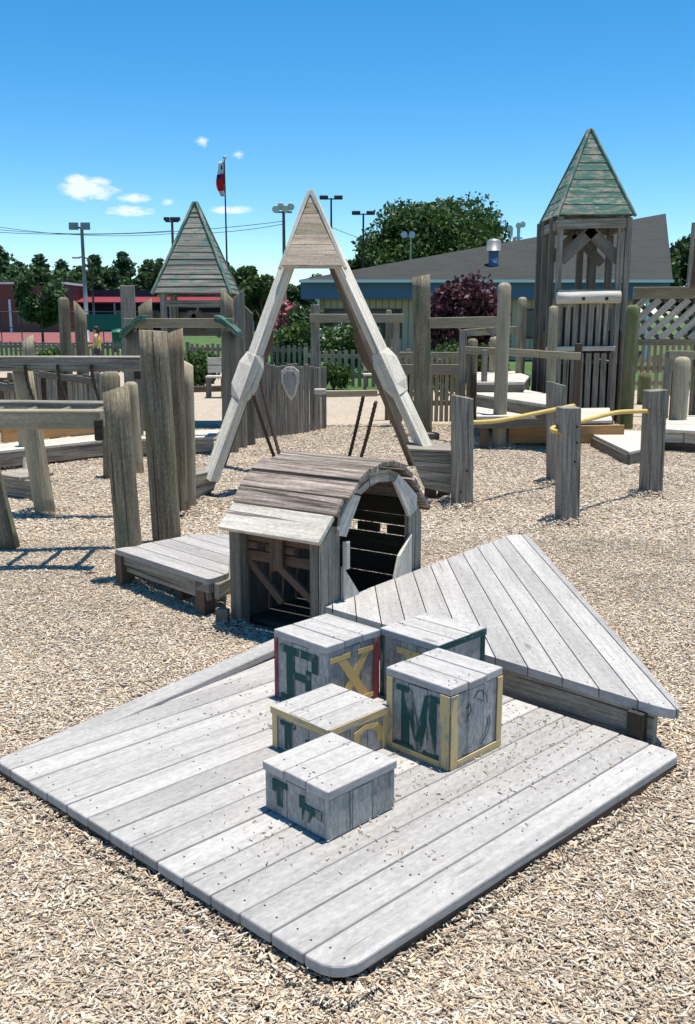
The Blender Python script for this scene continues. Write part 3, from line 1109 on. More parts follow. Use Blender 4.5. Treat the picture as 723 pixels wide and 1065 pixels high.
# closed back end of upright boards, added in dark brown to deepen interior shade
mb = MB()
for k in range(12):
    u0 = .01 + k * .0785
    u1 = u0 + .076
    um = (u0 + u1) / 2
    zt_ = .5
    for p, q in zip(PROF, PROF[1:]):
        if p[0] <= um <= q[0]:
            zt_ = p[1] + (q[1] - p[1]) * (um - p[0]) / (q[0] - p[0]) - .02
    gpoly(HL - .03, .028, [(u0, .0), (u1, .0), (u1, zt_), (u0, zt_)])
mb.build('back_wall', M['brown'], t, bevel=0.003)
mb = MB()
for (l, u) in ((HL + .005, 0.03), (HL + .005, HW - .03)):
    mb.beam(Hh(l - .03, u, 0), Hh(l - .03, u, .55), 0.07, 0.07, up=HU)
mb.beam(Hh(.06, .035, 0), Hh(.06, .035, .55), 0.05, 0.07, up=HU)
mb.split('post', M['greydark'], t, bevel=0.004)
mb = MB()
for (a, b_, z0, z1) in ((.06, .55, .475, .545), (.06, .10, .43, .468), (.22, .40, .43, .468), (.46, .55, .43, .468), (.06, .55, .37, .424)):
    mb.prism([Hh(a, .05, z0), Hh(b_, .05, z0), Hh(b_, .05, z1), Hh(a, .05, z1)], HU * .022, HA)
mb.build('front_boards', M['brown'], t, bevel=0.003)  # darkened boards, the front bay's shade is in their colour
mb = MB()
mb.prism([Hh(.27, .02, .53), Hh(.35, .02, .53), Hh(.35, .02, .33), Hh(.27, .02, .36)], HU * .02, (0, 0, 1))
mb.build('hanger_board', M['brown'], t, bevel=0.003)
mb = MB()
mb.beam(Hh(.30, .04, .36), Hh(.05, .04, .19), .022, .04)
mb.beam(Hh(.52, .06, .37), Hh(.30, .06, .17), .022, .04)
mb.split('brace', M['brown'], t, bevel=0.003)  # braces coloured dark in place of shade
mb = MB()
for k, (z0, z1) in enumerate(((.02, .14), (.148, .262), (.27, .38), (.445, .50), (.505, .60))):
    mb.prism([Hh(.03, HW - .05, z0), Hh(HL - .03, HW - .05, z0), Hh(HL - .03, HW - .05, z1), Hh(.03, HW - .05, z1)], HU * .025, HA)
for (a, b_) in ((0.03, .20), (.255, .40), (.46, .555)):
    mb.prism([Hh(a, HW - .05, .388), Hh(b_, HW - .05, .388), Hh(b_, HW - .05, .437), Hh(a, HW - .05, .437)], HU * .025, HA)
mb.build('side_boards', M['shadedark'], t, bevel=0.003)  # near-black boards paint the shade inside the hut
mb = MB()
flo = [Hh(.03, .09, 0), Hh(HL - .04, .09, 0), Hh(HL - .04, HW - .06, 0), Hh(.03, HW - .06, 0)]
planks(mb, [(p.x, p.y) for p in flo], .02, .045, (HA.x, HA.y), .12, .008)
mb.build('floor', M['shadedark'], t)  # near-black floor added so the hut opening reads as shade
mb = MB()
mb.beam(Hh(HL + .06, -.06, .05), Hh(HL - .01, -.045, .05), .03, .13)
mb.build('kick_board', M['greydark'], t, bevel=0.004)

# ------------------------------------------------------------------ low platform beside the hut
ZP = 0.235
pl = [G(119, 571, ZP), G(217, 603, ZP), G(238, 596, ZP), G(240, 556, ZP), G(200, 556, ZP)]
t = thing('low_platform', 'small low grey timber platform on short legs beside the hut', 'platform', (-0.95, 5.2, 0))
poly = round_poly([(p.x, p.y) for p in pl], [0.02, .05, .04, 0, 0])
mb = MB()
pa, pb = pl[0], pl[1]
fd = (pb - pa).normalized()
planks(mb, poly, ZP - .03, ZP, (fd.x, fd.y), .13, .006, nails=0.0035)
mb.build('deck_top', [M['deck'], M['nail']], t, bevel=0.006)
mb = MB()
inw = V((-fd.y, fd.x, 0))
if inw.y < 0:
    inw = -inw
mb.beam(pa + inw * .04 + V((0, 0, -.062)), pb - fd * .03 + inw * .035 + V((0, 0, -.062)), .032, .055, jit=.004)
mb.beam(pa + inw * .055 - fd * .0 + V((0, 0, -.115)), pb - fd * .06 + inw * .05 + V((0, 0, -.115)), .032, .05, jit=.004)
mb.beam(pb + inw * .05 + V((0, 0, -.075)), pl[2] + V((.0, .03, -.075)), .03, .085)
mb.split('fascia', M['grey'], t, bevel=0.003)
mb = MB()
for q in (G(128, 612), G(213, 643), V((-.95, 5.3, 0))):
    mb.beam(q + V((0, .05, 0)), q + V((0, .05, ZP - .03)), .075, .075, up=(S2, S2, 0))
mb.split('leg', M['brown'], t)


# ------------------------------------------------------------------ posts
def log_post(label, bx, by, top, r0, r1, mat, cap='flat', slant=0, sdir=(1, 0, 0), lean=(0, 0), name='log_post', group='standing log posts', z0=-.03):
    mb = MB()
    mb.log((bx, by, z0), (bx + lean[0], by + lean[1], top), r0, r1, cap=cap, slant=slant, slant_dir=sdir)
    o = mb.build(name, M[mat], None, origin=(bx, by, 0))
    return tag(o, label, 'post', group)


def vdisc(mb, c, nrm, r, mi):
    nrm = V(nrm).normalized()
    a = nrm.cross(V((0, 0, 1))).normalized()
    u = a.cross(nrm)
    mb.face([V(c) + a * (r * math.cos(k * math.pi / 4)) + u * (r * math.sin(k * math.pi / 4)) for k in range(8)][::-1], [(0, 0)] * 8, mi)


def sq_post(label, bx, by, top, w, d, mat, lean=(0, 0), rot=0.0, cut=0.0, name='square_post', group='standing square posts', holes=()):
    ax = V((math.cos(rot), math.sin(rot), 0))
    mb = MB()
    b0, b1 = V((bx, by, -.02)), V((bx + lean[0], by + lean[1], top))
    ay = V((-ax.y, ax.x, 0))
    r0 = [b0 + ax * (sx * w / 2) + ay * (sy * d / 2) for sx, sy in ((-1, -1), (1, -1), (1, 1), (-1, 1))]
    r1 = [b1 + ax * (sx * w / 2) + ay * (sy * d / 2) + V((0, 0, cut * sx)) for sx, sy in ((-1, -1), (1, -1), (1, 1), (-1, 1))]
    mb.rings([r0, r1])
    for (f, hx, hz) in holes:
        q = b1 + V((0, 0, -hz)) + (ax * hx - ay * (d / 2 + .003) if f == 'f' else ax * (w / 2 + .003) + ay * hx)
        vdisc(mb, q, -ay if f == 'f' else ax, .011, 1)
    o = mb.build(name, [M[mat], M['nail']], None, origin=(bx, by, 0), bevel=0.008)
    return tag(o, label, 'post', group)


bA = P(136, 572, 5.74)
tA = P(120.5, 404, 5.74)
log_post('short leaning log post with slanted cut top at the platform corner', bA.x, 5.74, tA.z, .082, .079, 'log', slant=.022, lean=(tA.x - bA.x, 0))
bA = P(174, 560, 6.55)
tA = P(160, 344, 6.55)
log_post('thick tall grey green log post behind the low platform', bA.x, 6.55, tA.z, .098, .097, 'log', slant=-.008, lean=((tA.x - bA.x) * 1.1, 0))
bA = P(186, 535, 7.75)
tA = P(180, 345, 7.75)
log_post('brown log post with split top close behind the thick post', bA.x, 7.75, tA.z, .085, .08, 'logbrown', slant=.03, lean=(tA.x - bA.x, 0))
bA = P(197, 530, 7.9)
tA = P(194, 377, 7.9)
log_post('lower pale grey log post right behind the brown one', bA.x, 7.9, tA.z, .06, .055, 'logpale', slant=-.03, lean=(tA.x - bA.x, 0))

# ------------------------------------------------------------------ A-frame
FY, RY, AY = 8.45, 10.35, 9.28
apx = P(323, 205, AY)
t = thing('swing_frame', 'tall pale timber A-shaped frame with boarded triangular top and hexagonal collars', 'play frame', (apx.x, (FY + RY) / 2, 0))


def leg_rings(p0, p1, secs, out_dir, wl, flip, ridge=None):
    d = (p1 - p0)
    L = d.length
    dn = d.normalized()
    yv = V((0, 1, 0))
    sv = dn.cross(yv).normalized()
    rl = []
    for (tt, sc) in secs:
        c = p0 + dn * (L * tt)
        # diamond-like section with a ridge towards the front
        pts = [(-.5, .1), (-.08 * flip, -.62), (.5, .1), (.5, .55), (-.5, .55)]
        if ridge:
            pts = [(-.5, .16), (-.08 * flip / sc, -ridge), (.5, .16), (.5, .62), (-.5, .62)]
            rl.append([c + sv * (a * wl * sc) + yv * (b * wl) for a, b in pts])
        else:
            rl.append([c + sv * (a * wl * sc) + yv * (b * wl * sc) for a, b in pts])
    return rl


aptop = apx + V((0, 0, -.02))
lb = P(222, 490, FY)
rb = P(443, 468, FY)
for (bpt, cpx, flip, nm) in ((lb, (252, 392), 1, 'left'), (rb, (401, 388), -1, 'right')):
    mb = MB()
    mb.rings(leg_rings(bpt, aptop, [(-.03, 1), (.985, .9)], None, .142, flip))
    o = mb.build('leg', M['pale'], t, bevel=.004, fix=True)
    L = (aptop - bpt).length
    tt = min((abs(proj(bpt.lerp(aptop, q / 200))[1] - cpx[1]), q / 200) for q in range(200))[1]
    mb = MB()
    hl = .215 / L
    mb.rings(leg_rings(bpt, aptop, [(tt - hl, 1.12), (tt - hl * .5, 1.62), (tt + hl * .5, 1.62), (tt + hl, 1.12)], None, .142, flip, .80))
    mb.build('collar', M['pale'], t, bevel=.004, fix=True)
rap = V((apx.x - .02, 9.62, apx.z - .06))
for (px, py, flip) in ((229, 489, 1), (431, 484, -1)):
    bpt = G(px, py)
    bpt.y = RY
    bpt.x = X(px, RY, 0)
    bpt.z = 0
    mb = MB()
    mb.rings(leg_rings(bpt, rap, [(-.01, 1), (.985, .9)], None, .105, flip))
    mb.build('rear_leg', M['reardark'], t, bevel=.004, fix=True)
    mb = MB()
    mb.rings(leg_rings(bpt, rap, [(.40, 1.12), (.44, 1.6), (.52, 1.6), (.56, 1.12)], None, .115, flip))
    mb.build('rear_collar', M['reardark'], t, bevel=.004, fix=True)
# boarded panel
mb = MB()
pl_, pr_ = P(292, 276, 8.90), P(358, 276, 8.90)
pt_ = P(323, 201, 9.14)
rows = 7
for k in range(rows):
    f0, f1 = k / rows, min((k + 1) / rows - .004, .985)
    a0, a1 = pl_.lerp(pt_, f0), pl_.lerp(pt_, f1)
    b0, b1 = pr_.lerp(pt_, f0), pr_.lerp(pt_, f1)
    mb.prism([a0, b0, b1, a1], (0, .024, 0), (1, 0, 0), 1 if k in (3, 5) else 0)
mb.build('panel', [M['pink'], M['tan']], t, bevel=.003)
mb = MB()
mb.beam(pl_ + V((-.012, .02, -.03)), pt_ + V((-.012, .02, .02)), .03, .06, up=(0, 1, 0))
mb.beam(pr_ + V((.012, .02, -.03)), pt_ + V((.012, .02, .024)), .03, .06, up=(0, 1, 0))
mb.beam(pl_ + V((.02, .05, .0)), pr_ + V((-.02, .05, .0)), .05, .05)
mb.split('panel_edge', M['pale'], t, bevel=.004)
mb = MB()
mb.beam(apx + V((0, .0, -.12)), rap + V((0, .05, -.10)), .12, .12)
mb.build('ridge_beam', M['greydark'], t)
mb = MB()
q0, q1 = rap.lerp(V((X(234, RY, 0), RY, 0)), .13), rap.lerp(V((X(423, RY, 0), RY, 0)), .13)
for k in range(6):
    f0, f1 = k / 6, (k + 1) / 6 - .01
    mb.prism([q0.lerp(rap, f0), q1.lerp(rap, f0), q1.lerp(rap, f1), q0.lerp(rap, f1)], (0, .024, 0), (1, 0, 0))
o = mb.build('rear_panel', M['greydark'], t)
for v in o.data.vertices:
    v.co.y += .12

# base boxes
mb = MB()
lz = .44
fa, fb = P(426, 469, 8.22), P(472, 471, 8.22)
fc, fd_ = P(471, 514, 8.22), P(441, 507, 8.22)
zs = [0, .26, .5, .75, 1.0]
for k in range(4):
    a0, a1 = fa.lerp(fd_, zs[k] + .01), fa.lerp(fd_, zs[k + 1])
    b0, b1 = fb.lerp(fc, zs[k] + .01), fb.lerp(fc, zs[k + 1])
    mb.prism([a0, b0, b1, a1], (0, .035, 0), (1, 0, 0))
ro = [V((p.x, 8.60, p.z)) for p in (fa, fb, fc, fd_)]
mb.prism([ro[0], ro[1], ro[2], ro[3]], (0, .03, 0), (1, 0, 0))
mb.prism([fa + V((0, .036, 0)), V((ro[0].x, 8.599, ro[0].z)), V((ro[3].x, 8.599, ro[3].z)), fd_ + V((0, .036, 0))], (.025, 0, .0), (0, 1, 0))
mb.prism([fa + V((-.01, -.01, .003)), fb + V((.0, -.01, .003)), ro[1] + V((0, .03, .003)), ro[0] + V((-.01, .03, .003))], (0, 0, .02), (1, 0, 0))
for px in (448, 462):
    x_ = X(px, 8.3, .05)
    mb.beam((x_, 8.33, -.01), (x_, 8.33, fd_.z + .01), .1, .1, up=(0, 1, 0), mi=1)
mb.build('foot_box', [M['grey'], M['brown']], t, bevel=.004)
mb = MB()
fa, fb = P(188, 499, 8.0), P(229, 490, 8.62)
fc, fd_ = P(222, 511, 8.62), P(190, 525, 8.0)
for k in range(2):
    a0, a1 = fa.lerp(fd_, k / 2 + .012), fa.lerp(fd_, k / 2 + .48)
    b0, b1 = fb.lerp(fc, k / 2 + .012), fb.lerp(fc, k / 2 + .48)
    mb.prism([a0, b0, b1, a1], (-.03, .03, 0), (fb - fa), 0)
mb.prism([fa, fb, fb + V((-.28, .2, 0)), fa + V((-.1, .5, 0))], (0, 0, .018), (fb - fa))
for q in (fa.lerp(fb, .3), fa.lerp(fb, .75)):
    mb.beam((q.x - .06, q.y + .06, -.01), (q.x - .06, q.y + .06, fd_.z + .02), .09, .09, up=(0, 1, 0), mi=1)
mb.build('foot_box', [M['grey'], M['brown']], t, bevel=.004)

# plank swing on four chains hanging in the frame
t = thing('chain_swing', 'swing on four thin dark chains hanging from the collars inside the tall frame', 'swing', (-.25, 9.3, 0.25))
ends = [((263, 410), FY, (292, 492)), ((271, 394), RY - .6, (296, 492)), ((378, 412), FY + .6, (358, 494)), ((391, 418), FY, (369, 497))]
for (a, Y, e_) in ends:
    p0 = P(a[0], a[1], Y)
    p1 = P(e_[0], e_[1], 9.3)
    mb = MB()
    nl = 40
    pts = [p0.lerp(p1, k / nl) + V((.002 * (-1) ** k, 0, -.03 * math.sin(math.pi * k / nl))) for k in range(nl + 1)]
    mb.tube(pts, .017, 6)
    mb.build('chain', M['rust'], t)
mb = MB()
s0, s1 = P(290, 494, 9.3), P(372, 498, 9.3)
for k in range(4):
    mb.beam(s0 + V((0, -.24 + .14 * k, -.02)), s1 + V((0, -.24 + .14 * k, -.02)), .13, .04)
mb.build('seat', M['grey'], t, bevel=.004)

# ------------------------------------------------------------------ parallel bars with four square posts
posts = [('square post with flat yellow stained face beside the frame foot', (481.5, 529), 413, .155),
         ('square post with slanted bright top behind the front bar post', (580, 504), 399, .15),
         ('nearest square post of the yellow bars', (592, 545.5), 424, .15),
         ('far right square post with bolt holes at the yellow bar end', (679, 516.5), 406, .16)]
tops = []
for k, (lab, (px, py), ty, w) in enumerate(posts):
    g0 = G(px, py)
    zt = ZY(ty, g0.y)
    tx = X({0: 482, 1: 580, 2: 593.5, 3: 684}[k], g0.y, zt)
    sq_post(lab, g0.x, g0.y + .07, zt, w, w, 'grey', lean=(tx - X(px, g0.y, 0) + (g0.x - g0.x), 0), rot=.18, cut={0: -.015, 1: -.02, 2: 0, 3: 0.006}[k], group='posts of the yellow parallel bars', holes={0: (('f', .03, .62), ('f', -.02, .8)), 1: (), 2: (('f', .045, .15), ('f', .05, .27), ('f', .04, .42)), 3: (('r', -.03, .11), ('r', .03, .10), ('r', -.03, .21), ('r', .03, .20))}[k])
    tops.append((g0, zt))


def rail(label, pts, r=.019):
    mb = MB()
    # smooth a polyline
    sm = []
    P_ = [V(p) for p in pts]
    for i in range(len(P_) - 1):
        p0, p1, p2, p3 = P_[max(i - 1, 0)], P_[i], P_[i + 1], P_[min(i + 2, len(P_) - 1)]
        for k in range(6):
            u = k / 6
            sm.append(.5 * ((2 * p1) + (p2 - p0) * u + (2 * p0 - 5 * p1 + 4 * p2 - p3) * u * u + (3 * p1 - p0 - 3 * p2 + p3) * u ** 3))
    sm.append(P_[-1])
    mb.tube(sm, r, 8)
    o = mb.build('handrail', M['rail'], None, origin=tuple(P_[0]))
    return tag(o, label, 'rail', 'yellow pipe bars')


rail('yellow pipe bar from the post beside the frame foot to the slanted post', [P(489, 439.5, 8.05), P(520, 437.2, 8.4), P(560, 429.3, 8.85), P(592, 422.8, 9.15), P(597, 422.3, 9.2), P(596, 425.5, 9.24), P(586, 427.3, 9.26)])
rail('yellow pipe bar ending in a hook at the nearest square post', [P(585, 449, 7.45), P(576.5, 448.4, 7.42), P(574, 446.3, 7.44), P(578, 444.3, 7.48), P(600, 439.4, 7.72), P(632, 431, 8.1), P(648, 428.3, 8.3), P(676, 427.5, 8.62)])

# ------------------------------------------------------------------ chain/ladder bridge on the left
t = thing('horizontal_ladder', 'horizontal wooden ladder with pale rails at left behind the leaning post', 'climbing ladder', (-2.4, 6.35, 0))
mb = MB()
yx1, yx2 = 6.54, 6.02
mb.beam(P(-60, 436, yx2), P(107, 436, yx2), .12, .115, jit=.004)
mb.split('rail', M['tan'], t, bevel=.01)
mb = MB()
mb.beam(P(-60, 422, yx1), P(128, 423, yx1), .10, .075, jit=.004)
mb.split('rail', M['grey'], t, bevel=.01)
x0 = P(-60, 436, yx2).x
zr = (ZY(436, yx2) + ZY(422, yx1)) / 2
for k in range(8):
    xx = X(107, yx2, zr) - .12 - k * .225
    mb = MB()
    mb.tube([(xx, yx2 + .055, zr), (xx, yx1 - .045, zr)], .02, 8)
    mb.build('rung', M['greydark'], t)
mb = MB()
mb.box(P(103, 447, 5.9), .05, .05, .13, mi=0)
mb.build('bracket', M['rust'], t, bevel=.008)
bA = G(8, 572)
tA = P(-14, 440, 6.5)
log_post('leaning dark log post at the far left edge carrying the ladder', bA.x, bA.y + .05, .93, .075, .07, 'log', lean=(-.17, 0))

t = thing('ring_beam', 'long grey overhead beam at left with short hanging chains and rings', 'climbing beam', (-2.4, 7.85, 0))
YB = 7.66
mb = MB()
mb.beam(P(-60, 378, YB), P(147, 378, YB), .10, .115, jit=.004)
mb.split('beam', M['grey'], t, bevel=.008)
for px in (-8, 26, 60, 95):
    a = P(px, 379, YB - .07)
    mb = MB()
    pts = []
    for k in range(13):
        f = k / 12
        pts.append(a + V((.06 * f * f + .003 * (-1) ** k, 0, -.30 * f)))
    mb.tube(pts, .013, 6)
    o = mb.build('chain', M['rust'], t)
    c = pts[-1]
    mb = MB()
    mb.tube([c + V((.055 * math.sin(q * math.pi / 6), 0, -.055 - .055 * -math.cos(q * math.pi / 6) - .0)) for q in range(12)], .011, 6, closed=True)
    mb.build('ring', M['steel'], o)
bA = G(46, 537)
log_post('pale round log post carrying the overhead beam at left', bA.x, bA.y + .06, ZY(384, YB), .083, .08, 'logpale', lean=(-.12, 0))

# low boardwalk behind with orange kerb
t = thing('boardwalk', 'long low grey boardwalk with a fresh orange kerb board at left', 'boardwalk', (-3, 11, 0))
a, b_, c_ = G(-25, 494), G(112, 477), G(222, 474)
mb = MB()
for (p, q) in ((a, b_), (b_, c_)):
    mb.beam(p + V((0, .05, .115)), q + V((0, .05, .115)), .05, .15, jit=.004)
mb.split('fascia', M['grey'], t, bevel=.005)
mb = MB()
ww = V((0, .75, 0))
for (p, q) in ((a, b_), (b_, c_)):
    planks(mb, [(p.x, p.y), (q.x, q.y), (q.x, q.y + .75), (p.x, p.y + .75)], .192, .222, (q.x - p.x, q.y - p.y), .14, .008)
mb.build('deck_top', M['pale'], t, bevel=.004)
mb = MB()
mb.beam(a + V((0, .82, .31)), b_ + V((0, .82, .31)), .045, .16)
mb.build('kerb_board', M['orange'], t, bevel=.004)
mb = MB()
for f in (0.1, .5, .9):
    p = a.lerp(b_, f)
    mb.beam(p + V((0, .2, 0)), p + V((0, .2, .19)), .1, .1, up=(0, 1, 0))
p = b_.lerp(c_, .8)
mb.beam(p + V((0, .2, 0)), p + V((0, .2, .19)), .1, .1, up=(0, 1, 0))
mb.split('leg', M['brown'], t)
# small step box under it
t = thing('step_box', 'small low timber step with a slanted brace at far left', 'step', G(15, 515))
mb = MB()
q0, q1 = G(2, 516), G(40, 521)
mb.beam(q0 + V((0, 0, .10)), q1 + V((0, 0, .10)), .05, .16)
mb.beam(q0 + V((0, .3, .10)), q1 + V((0, .3, .10)), .05, .16)
mb.beam(q0 + V((.05, .15, .195)), q1 + V((-.05, .15, .195)), .36, .03)
mb.build('frame', M['grey'], t, bevel=.005)
mb = MB()
mb.beam(G(27, 516) + V((0, -.05, 0)), G(42, 497) + V((0, -.4, .25)), .04, .05)
mb.split('brace', M['greydark'], t)

# palisade panel and mixed logs behind the beam
t = thing('board_wall', 'grey upright board wall with dark gaps behind the overhead beam', 'wall', (-3.4, 12.6, 0))
mb = MB()
for px in np.arange(8, 122, 5.5):
    if 44 < px < 52 or 62 < px < 69:
        continue
    x_ = X(px, 12.6, .5)
    zt = ZY(389 + RN.uniform(-2, 4) + (8 if px < 30 else 0), 12.6)
    mb.beam((x_, 12.6, 0), (x_, 12.6, zt), .064, .03, up=(0, 1, 0))
mb.build('boards', M['grey'], t, bevel=.004)
mb = MB()
mb.beam(P(40, 389, 12.54), P(100, 397, 12.54), .03, .08)
mb.beam(P(-30, 396, 12.5), P(28, 407, 12.5), .05, .1)
mb.beam(P(8, 391, 12.5), P(28, 393, 12.5), .05, .09)
mb.split('rail', M['greydark'], t, bevel=.004)
mb = MB()
mb.prism([(X(-10, 13.3, .5), 13.3, 0), (X(125, 13.3, .5), 13.3, 0), (X(125, 13.3, .5), 13.3, .78), (X(-10, 13.3, .5), 13.3, .78)], (0, .03, 0), (1, 0, 0))
mb.build('shade_backing', M['brown'], t)  # dark sheet added behind the gaps, its colour stands for interior shade

LOGS = [('round topped pale log in front of the board wall', 25, 430, 404, 10.4, .095, 'logpale', 'round', 0),
        ('round topped grey log close behind the leaning post', 114, 470, 386, 9.6, .10, 'log', 'round', 0),
        ('short pale log stump right of the grey round topped log', 139, 470, 397, 9.9, .075, 'logpale', 'round', 0),
        ('pointed pale post standing above the overhead beam at far left', 31, 430, 352, 13.2, .075, 'logpale', 'flat', .05),
        ('tall knobbly log behind the overhead beam by the dark tree', 70, 430, 309, 13.6, .078, 'log', 'round', 0),
        ('tall log with sharp slanted top left of the person', 86, 430, 320, 13.2, .085, 'log', 'flat', -.1),
        ('log with slanted top left of the boarded roof', 153, 430, 315, 12.8, .095, 'log', 'flat', .06),
        ('jagged log at right end of the boarded roof', 237, 430, 307, 12.6, .095, 'log', 'flat', -.09)]
for (lab, px, by, ty, Y, r, mt, cap, sl) in LOGS:
    log_post(lab, X(px, Y, .8), Y, ZY(ty, Y), r * 1.03, r * .95, mt, cap=cap, slant=sl, lean=(RN.uniform(-.03, .03), 0), group='logs behind the climbing beams')
sq_post('flat topped grey board post left of the boarded roof', X(136, 12.9, 1), 12.9, ZY(297, 12.9), .185, .06, 'grey', group='board posts round the boarded roof')
sq_post('wide grey board post just left of the tall frame', X(250, 11.9, 1), 11.9, ZY(305, 11.9), .13, .05, 'grey', cut=.06, group='board posts round the boarded roof')
sq_post('narrow grey board post touching the tall frame leg', X(260, 12.1, 1), 12.1, ZY(322, 12.1), .10, .05, 'greydark', cut=-.05, group='board posts round the boarded roof')

# green capped gate
GY = 11.4
t = thing('capped_gate', 'pale crossbeam on two dark posts with curved green end caps', 'gate', (X(186, GY, 0), GY, 0))
mb = MB()
mb.beam(P(130, 336, GY), P(243, 336, GY), .09, .105, jit=.003)
mb.split('beam', M['tan'], t, bevel=.006)
for (px, s_) in ((139, 1), (239, -1)):
    x_ = X(px, GY, .8)
    mb = MB()
    mb.log((x_, GY + .05, 0), (x_, GY + .05, ZY(345, GY)), .085, .08)
    mb.split('post', M['greydark'], t)
    mb = MB()
    top = V((X(px + 3 * s_, GY, 1.5), GY - .08, ZY(331, GY)))
    # cap: curved slab drooping outwards
    rg_ = []
    for k in range(6):
        f = k / 5
        xx = top.x + s_ * (.12 - .27 * f)
        zc = top.z - .19 * f ** 1.5 - .005
        rg_.append([(xx, GY - .24, zc - .03), (xx, GY + .22, zc - .03), (xx, GY + .22, zc + .045), (xx, GY - .24, zc + .045)])
    mb.rings(rg_)
    mb.build('cap', M['greencap'], t, bevel=.008, fix=True)
mb = MB()
mb.box(P(143, 386, 9.0), .06, .06, .15)
tag(mb.build('bracket', M['rust'], None, bevel=.01, origin=tuple(P(143, 386, 9.0))), 'black metal bracket beside the thick tall log', 'bracket')


# ------------------------------------------------------------------ towers
def pyramid(x0, x1, y0, y1, z0, apexz, rows, mat, edge, t, jut=.03):
    ap = V(((x0 + x1) / 2, (y0 + y1) / 2, apexz))
    cs = [V((x0, y0, z0)), V((x1, y0, z0)), V((x1, y1, z0)), V((x0, y1, z0))]
    cen = V(((x0 + x1) / 2, (y0 + y1) / 2, z0))
    mb = MB()
    for i in range(4):
        a, b_ = cs[i], cs[(i + 1) % 4]
        n = (b_ - a).cross(ap - a).normalized()
        if n.dot(a - cen) < 0:
            n = -n
        fs = [0]
        for k in range(rows):
            fs.append(fs[-1] + RN.uniform(.8, 1.25))
        fs = [f / fs[-1] for f in fs]
        for k in range(rows):
            f0, f1 = fs[k], fs[k + 1] - .0025
            if k == rows - 1:
                f1 = .985
            # each course tilts out a little at its lower edge (lapped boards)
            o0, o1 = n * RN.uniform(.003, .012), n * RN.uniform(.0, .004)
            up_ = (ap - (a + b_) / 2).normalized()
            j_ = [up_ * RN.uniform(-.007, .007) for q in range(2)]
            pts = [a.lerp(ap, f0) + o0 + j_[0], b_.lerp(ap, f0) + o0 + j_[1], b_.lerp(ap, f1) + o1, a.lerp(ap, f1) + o1]
            mb.prism(pts, n * .018, b_ - a)
    mb.build('roof', M[mat], t, bevel=.003)
    mb = MB()
    for q in cs:
        d = (q - cen).normalized()
        mb.beam(q + V((d.x, d.y, 0)) * .03 - V((0, 0, .01)), ap + V((0, 0, .02)) + d * .02, .05, .04, up=d)
    mb.split('hip_board', M[edge], t, bevel=.004)


# right tower
TX0, TX1, TY0, TY1 = X(581, 14.4, 3), X(659, 14.4, 3), 14.4, 15.6
t = thing('roofed_tower', 'tall open timber play tower with pointed green board roof at right', 'play tower', ((TX0 + TX1) / 2, 15, 0))
zr0 = ZY(224, 14.4)
pyramid(TX0, TX1, TY0, TY1, zr0, ZY(136, 15.0), 10, 'greenroof', 'greenroof', t)
ins_ = .06
for (x_, y_, w) in ((TX0 + .04, TY0 + .06, .08), (TX1 - .16, TY0 + .06, .085), (TX1 - .02, TY0 + .14, .09), (TX0 - .02, TY0 + .3, .08), (TX0 + .02, TY1 - .25, .1), (TX0 - .04, TY1 - .05, .08), (TX1 - .3, TY1 - .06, .13), (TX1 - .48, TY1 - .06, .1), (TX1 - .02, TY1 - .06, .1)):
    mb = MB()
    mb.beam((x_, y_, 0), (x_ + RN.uniform(-.01, .01), y_, zr0 - .01), w, w * .8, up=(0, 1, 0), jit=.004)
    mb.split('post', M['grey'] if y_ < TY0 + .2 else M['greydark'], t, bevel=.005)
mb = MB()
mb.beam((TX0 - .02, TY0 + .03, zr0 - .12), (TX1 - .1, TY0 + .03, zr0 - .10), .05, .13)
mb.beam((TX0, TY1 - .03, zr0 - .12), (TX1, TY1 - .03, zr0 - .12), .05, .13)
mb.beam((TX0 + .0, TY0 + .1, zr0 - .13), (TX0 + .0, TY1 - .1, zr0 - .13), .05, .13)
mb.beam((TX1 - .03, TY0 + .2, zr0 - .13), (TX1 - .03, TY1 - .1, zr0 - .13), .05, .13)
mb.split('top_beam', M['grey'], t, bevel=.004)
mb = MB()
yb = TY0 + .12
mb.beam((TX0 + .08, yb, zr0 - .62), (TX0 + .55, yb, zr0 - .17), .04, .17)
mb.beam((TX1 - .14, yb, zr0 - .62), (TX1 - .62, yb, zr0 - .17), .04, .17)
mb.beam((TX0 + .08, TY1 - .12, zr0 - .62), (TX0 + .5, TY1 - .12, zr0 - .17), .04, .14)
mb.beam((TX1 - .14, TY1 - .12, zr0 - .62), (TX1 - .6, TY1 - .12, zr0 - .17), .04, .14)
mb.split('brace', M['greydark'], t, bevel=.004)
z1 = ZY(310, TY0)
mb = MB()
mb.log((TX0 + .02, TY0 - .03, z1), (TX1 - .14, TY0 - .03, z1 + .015), .085, .09)
for px in (605, 629):
    x_ = X(px, TY0, z1)
    mb.box((x_, TY0 - .115, z1 - .01), .045, .01, .045, mi=1)
mb.box(((TX0 + TX1) / 2 - .06, TY0 + .03, z1 + .1), TX1 - TX0 - .2, .12, .035)
mb.build('log_rail', [M['pale'], M['nail']], t)
mb = MB()
zm = ZY(363, TY0)
for k in range(8):
    x_ = TX0 + .10 + k * (TX1 - TX0 - .28) / 7
    mb.beam((x_, TY0 + .08, zm + .02), (x_ + RN.uniform(-.01, .01), TY0 + .08, z1 - .05), .072, .025, up=(0, 1, 0))
    mb.beam((x_, TY0 + .08, .05), (x_ + RN.uniform(-.01, .01), TY0 + .08, zm - .06), .082, .025, up=(0, 1, 0))
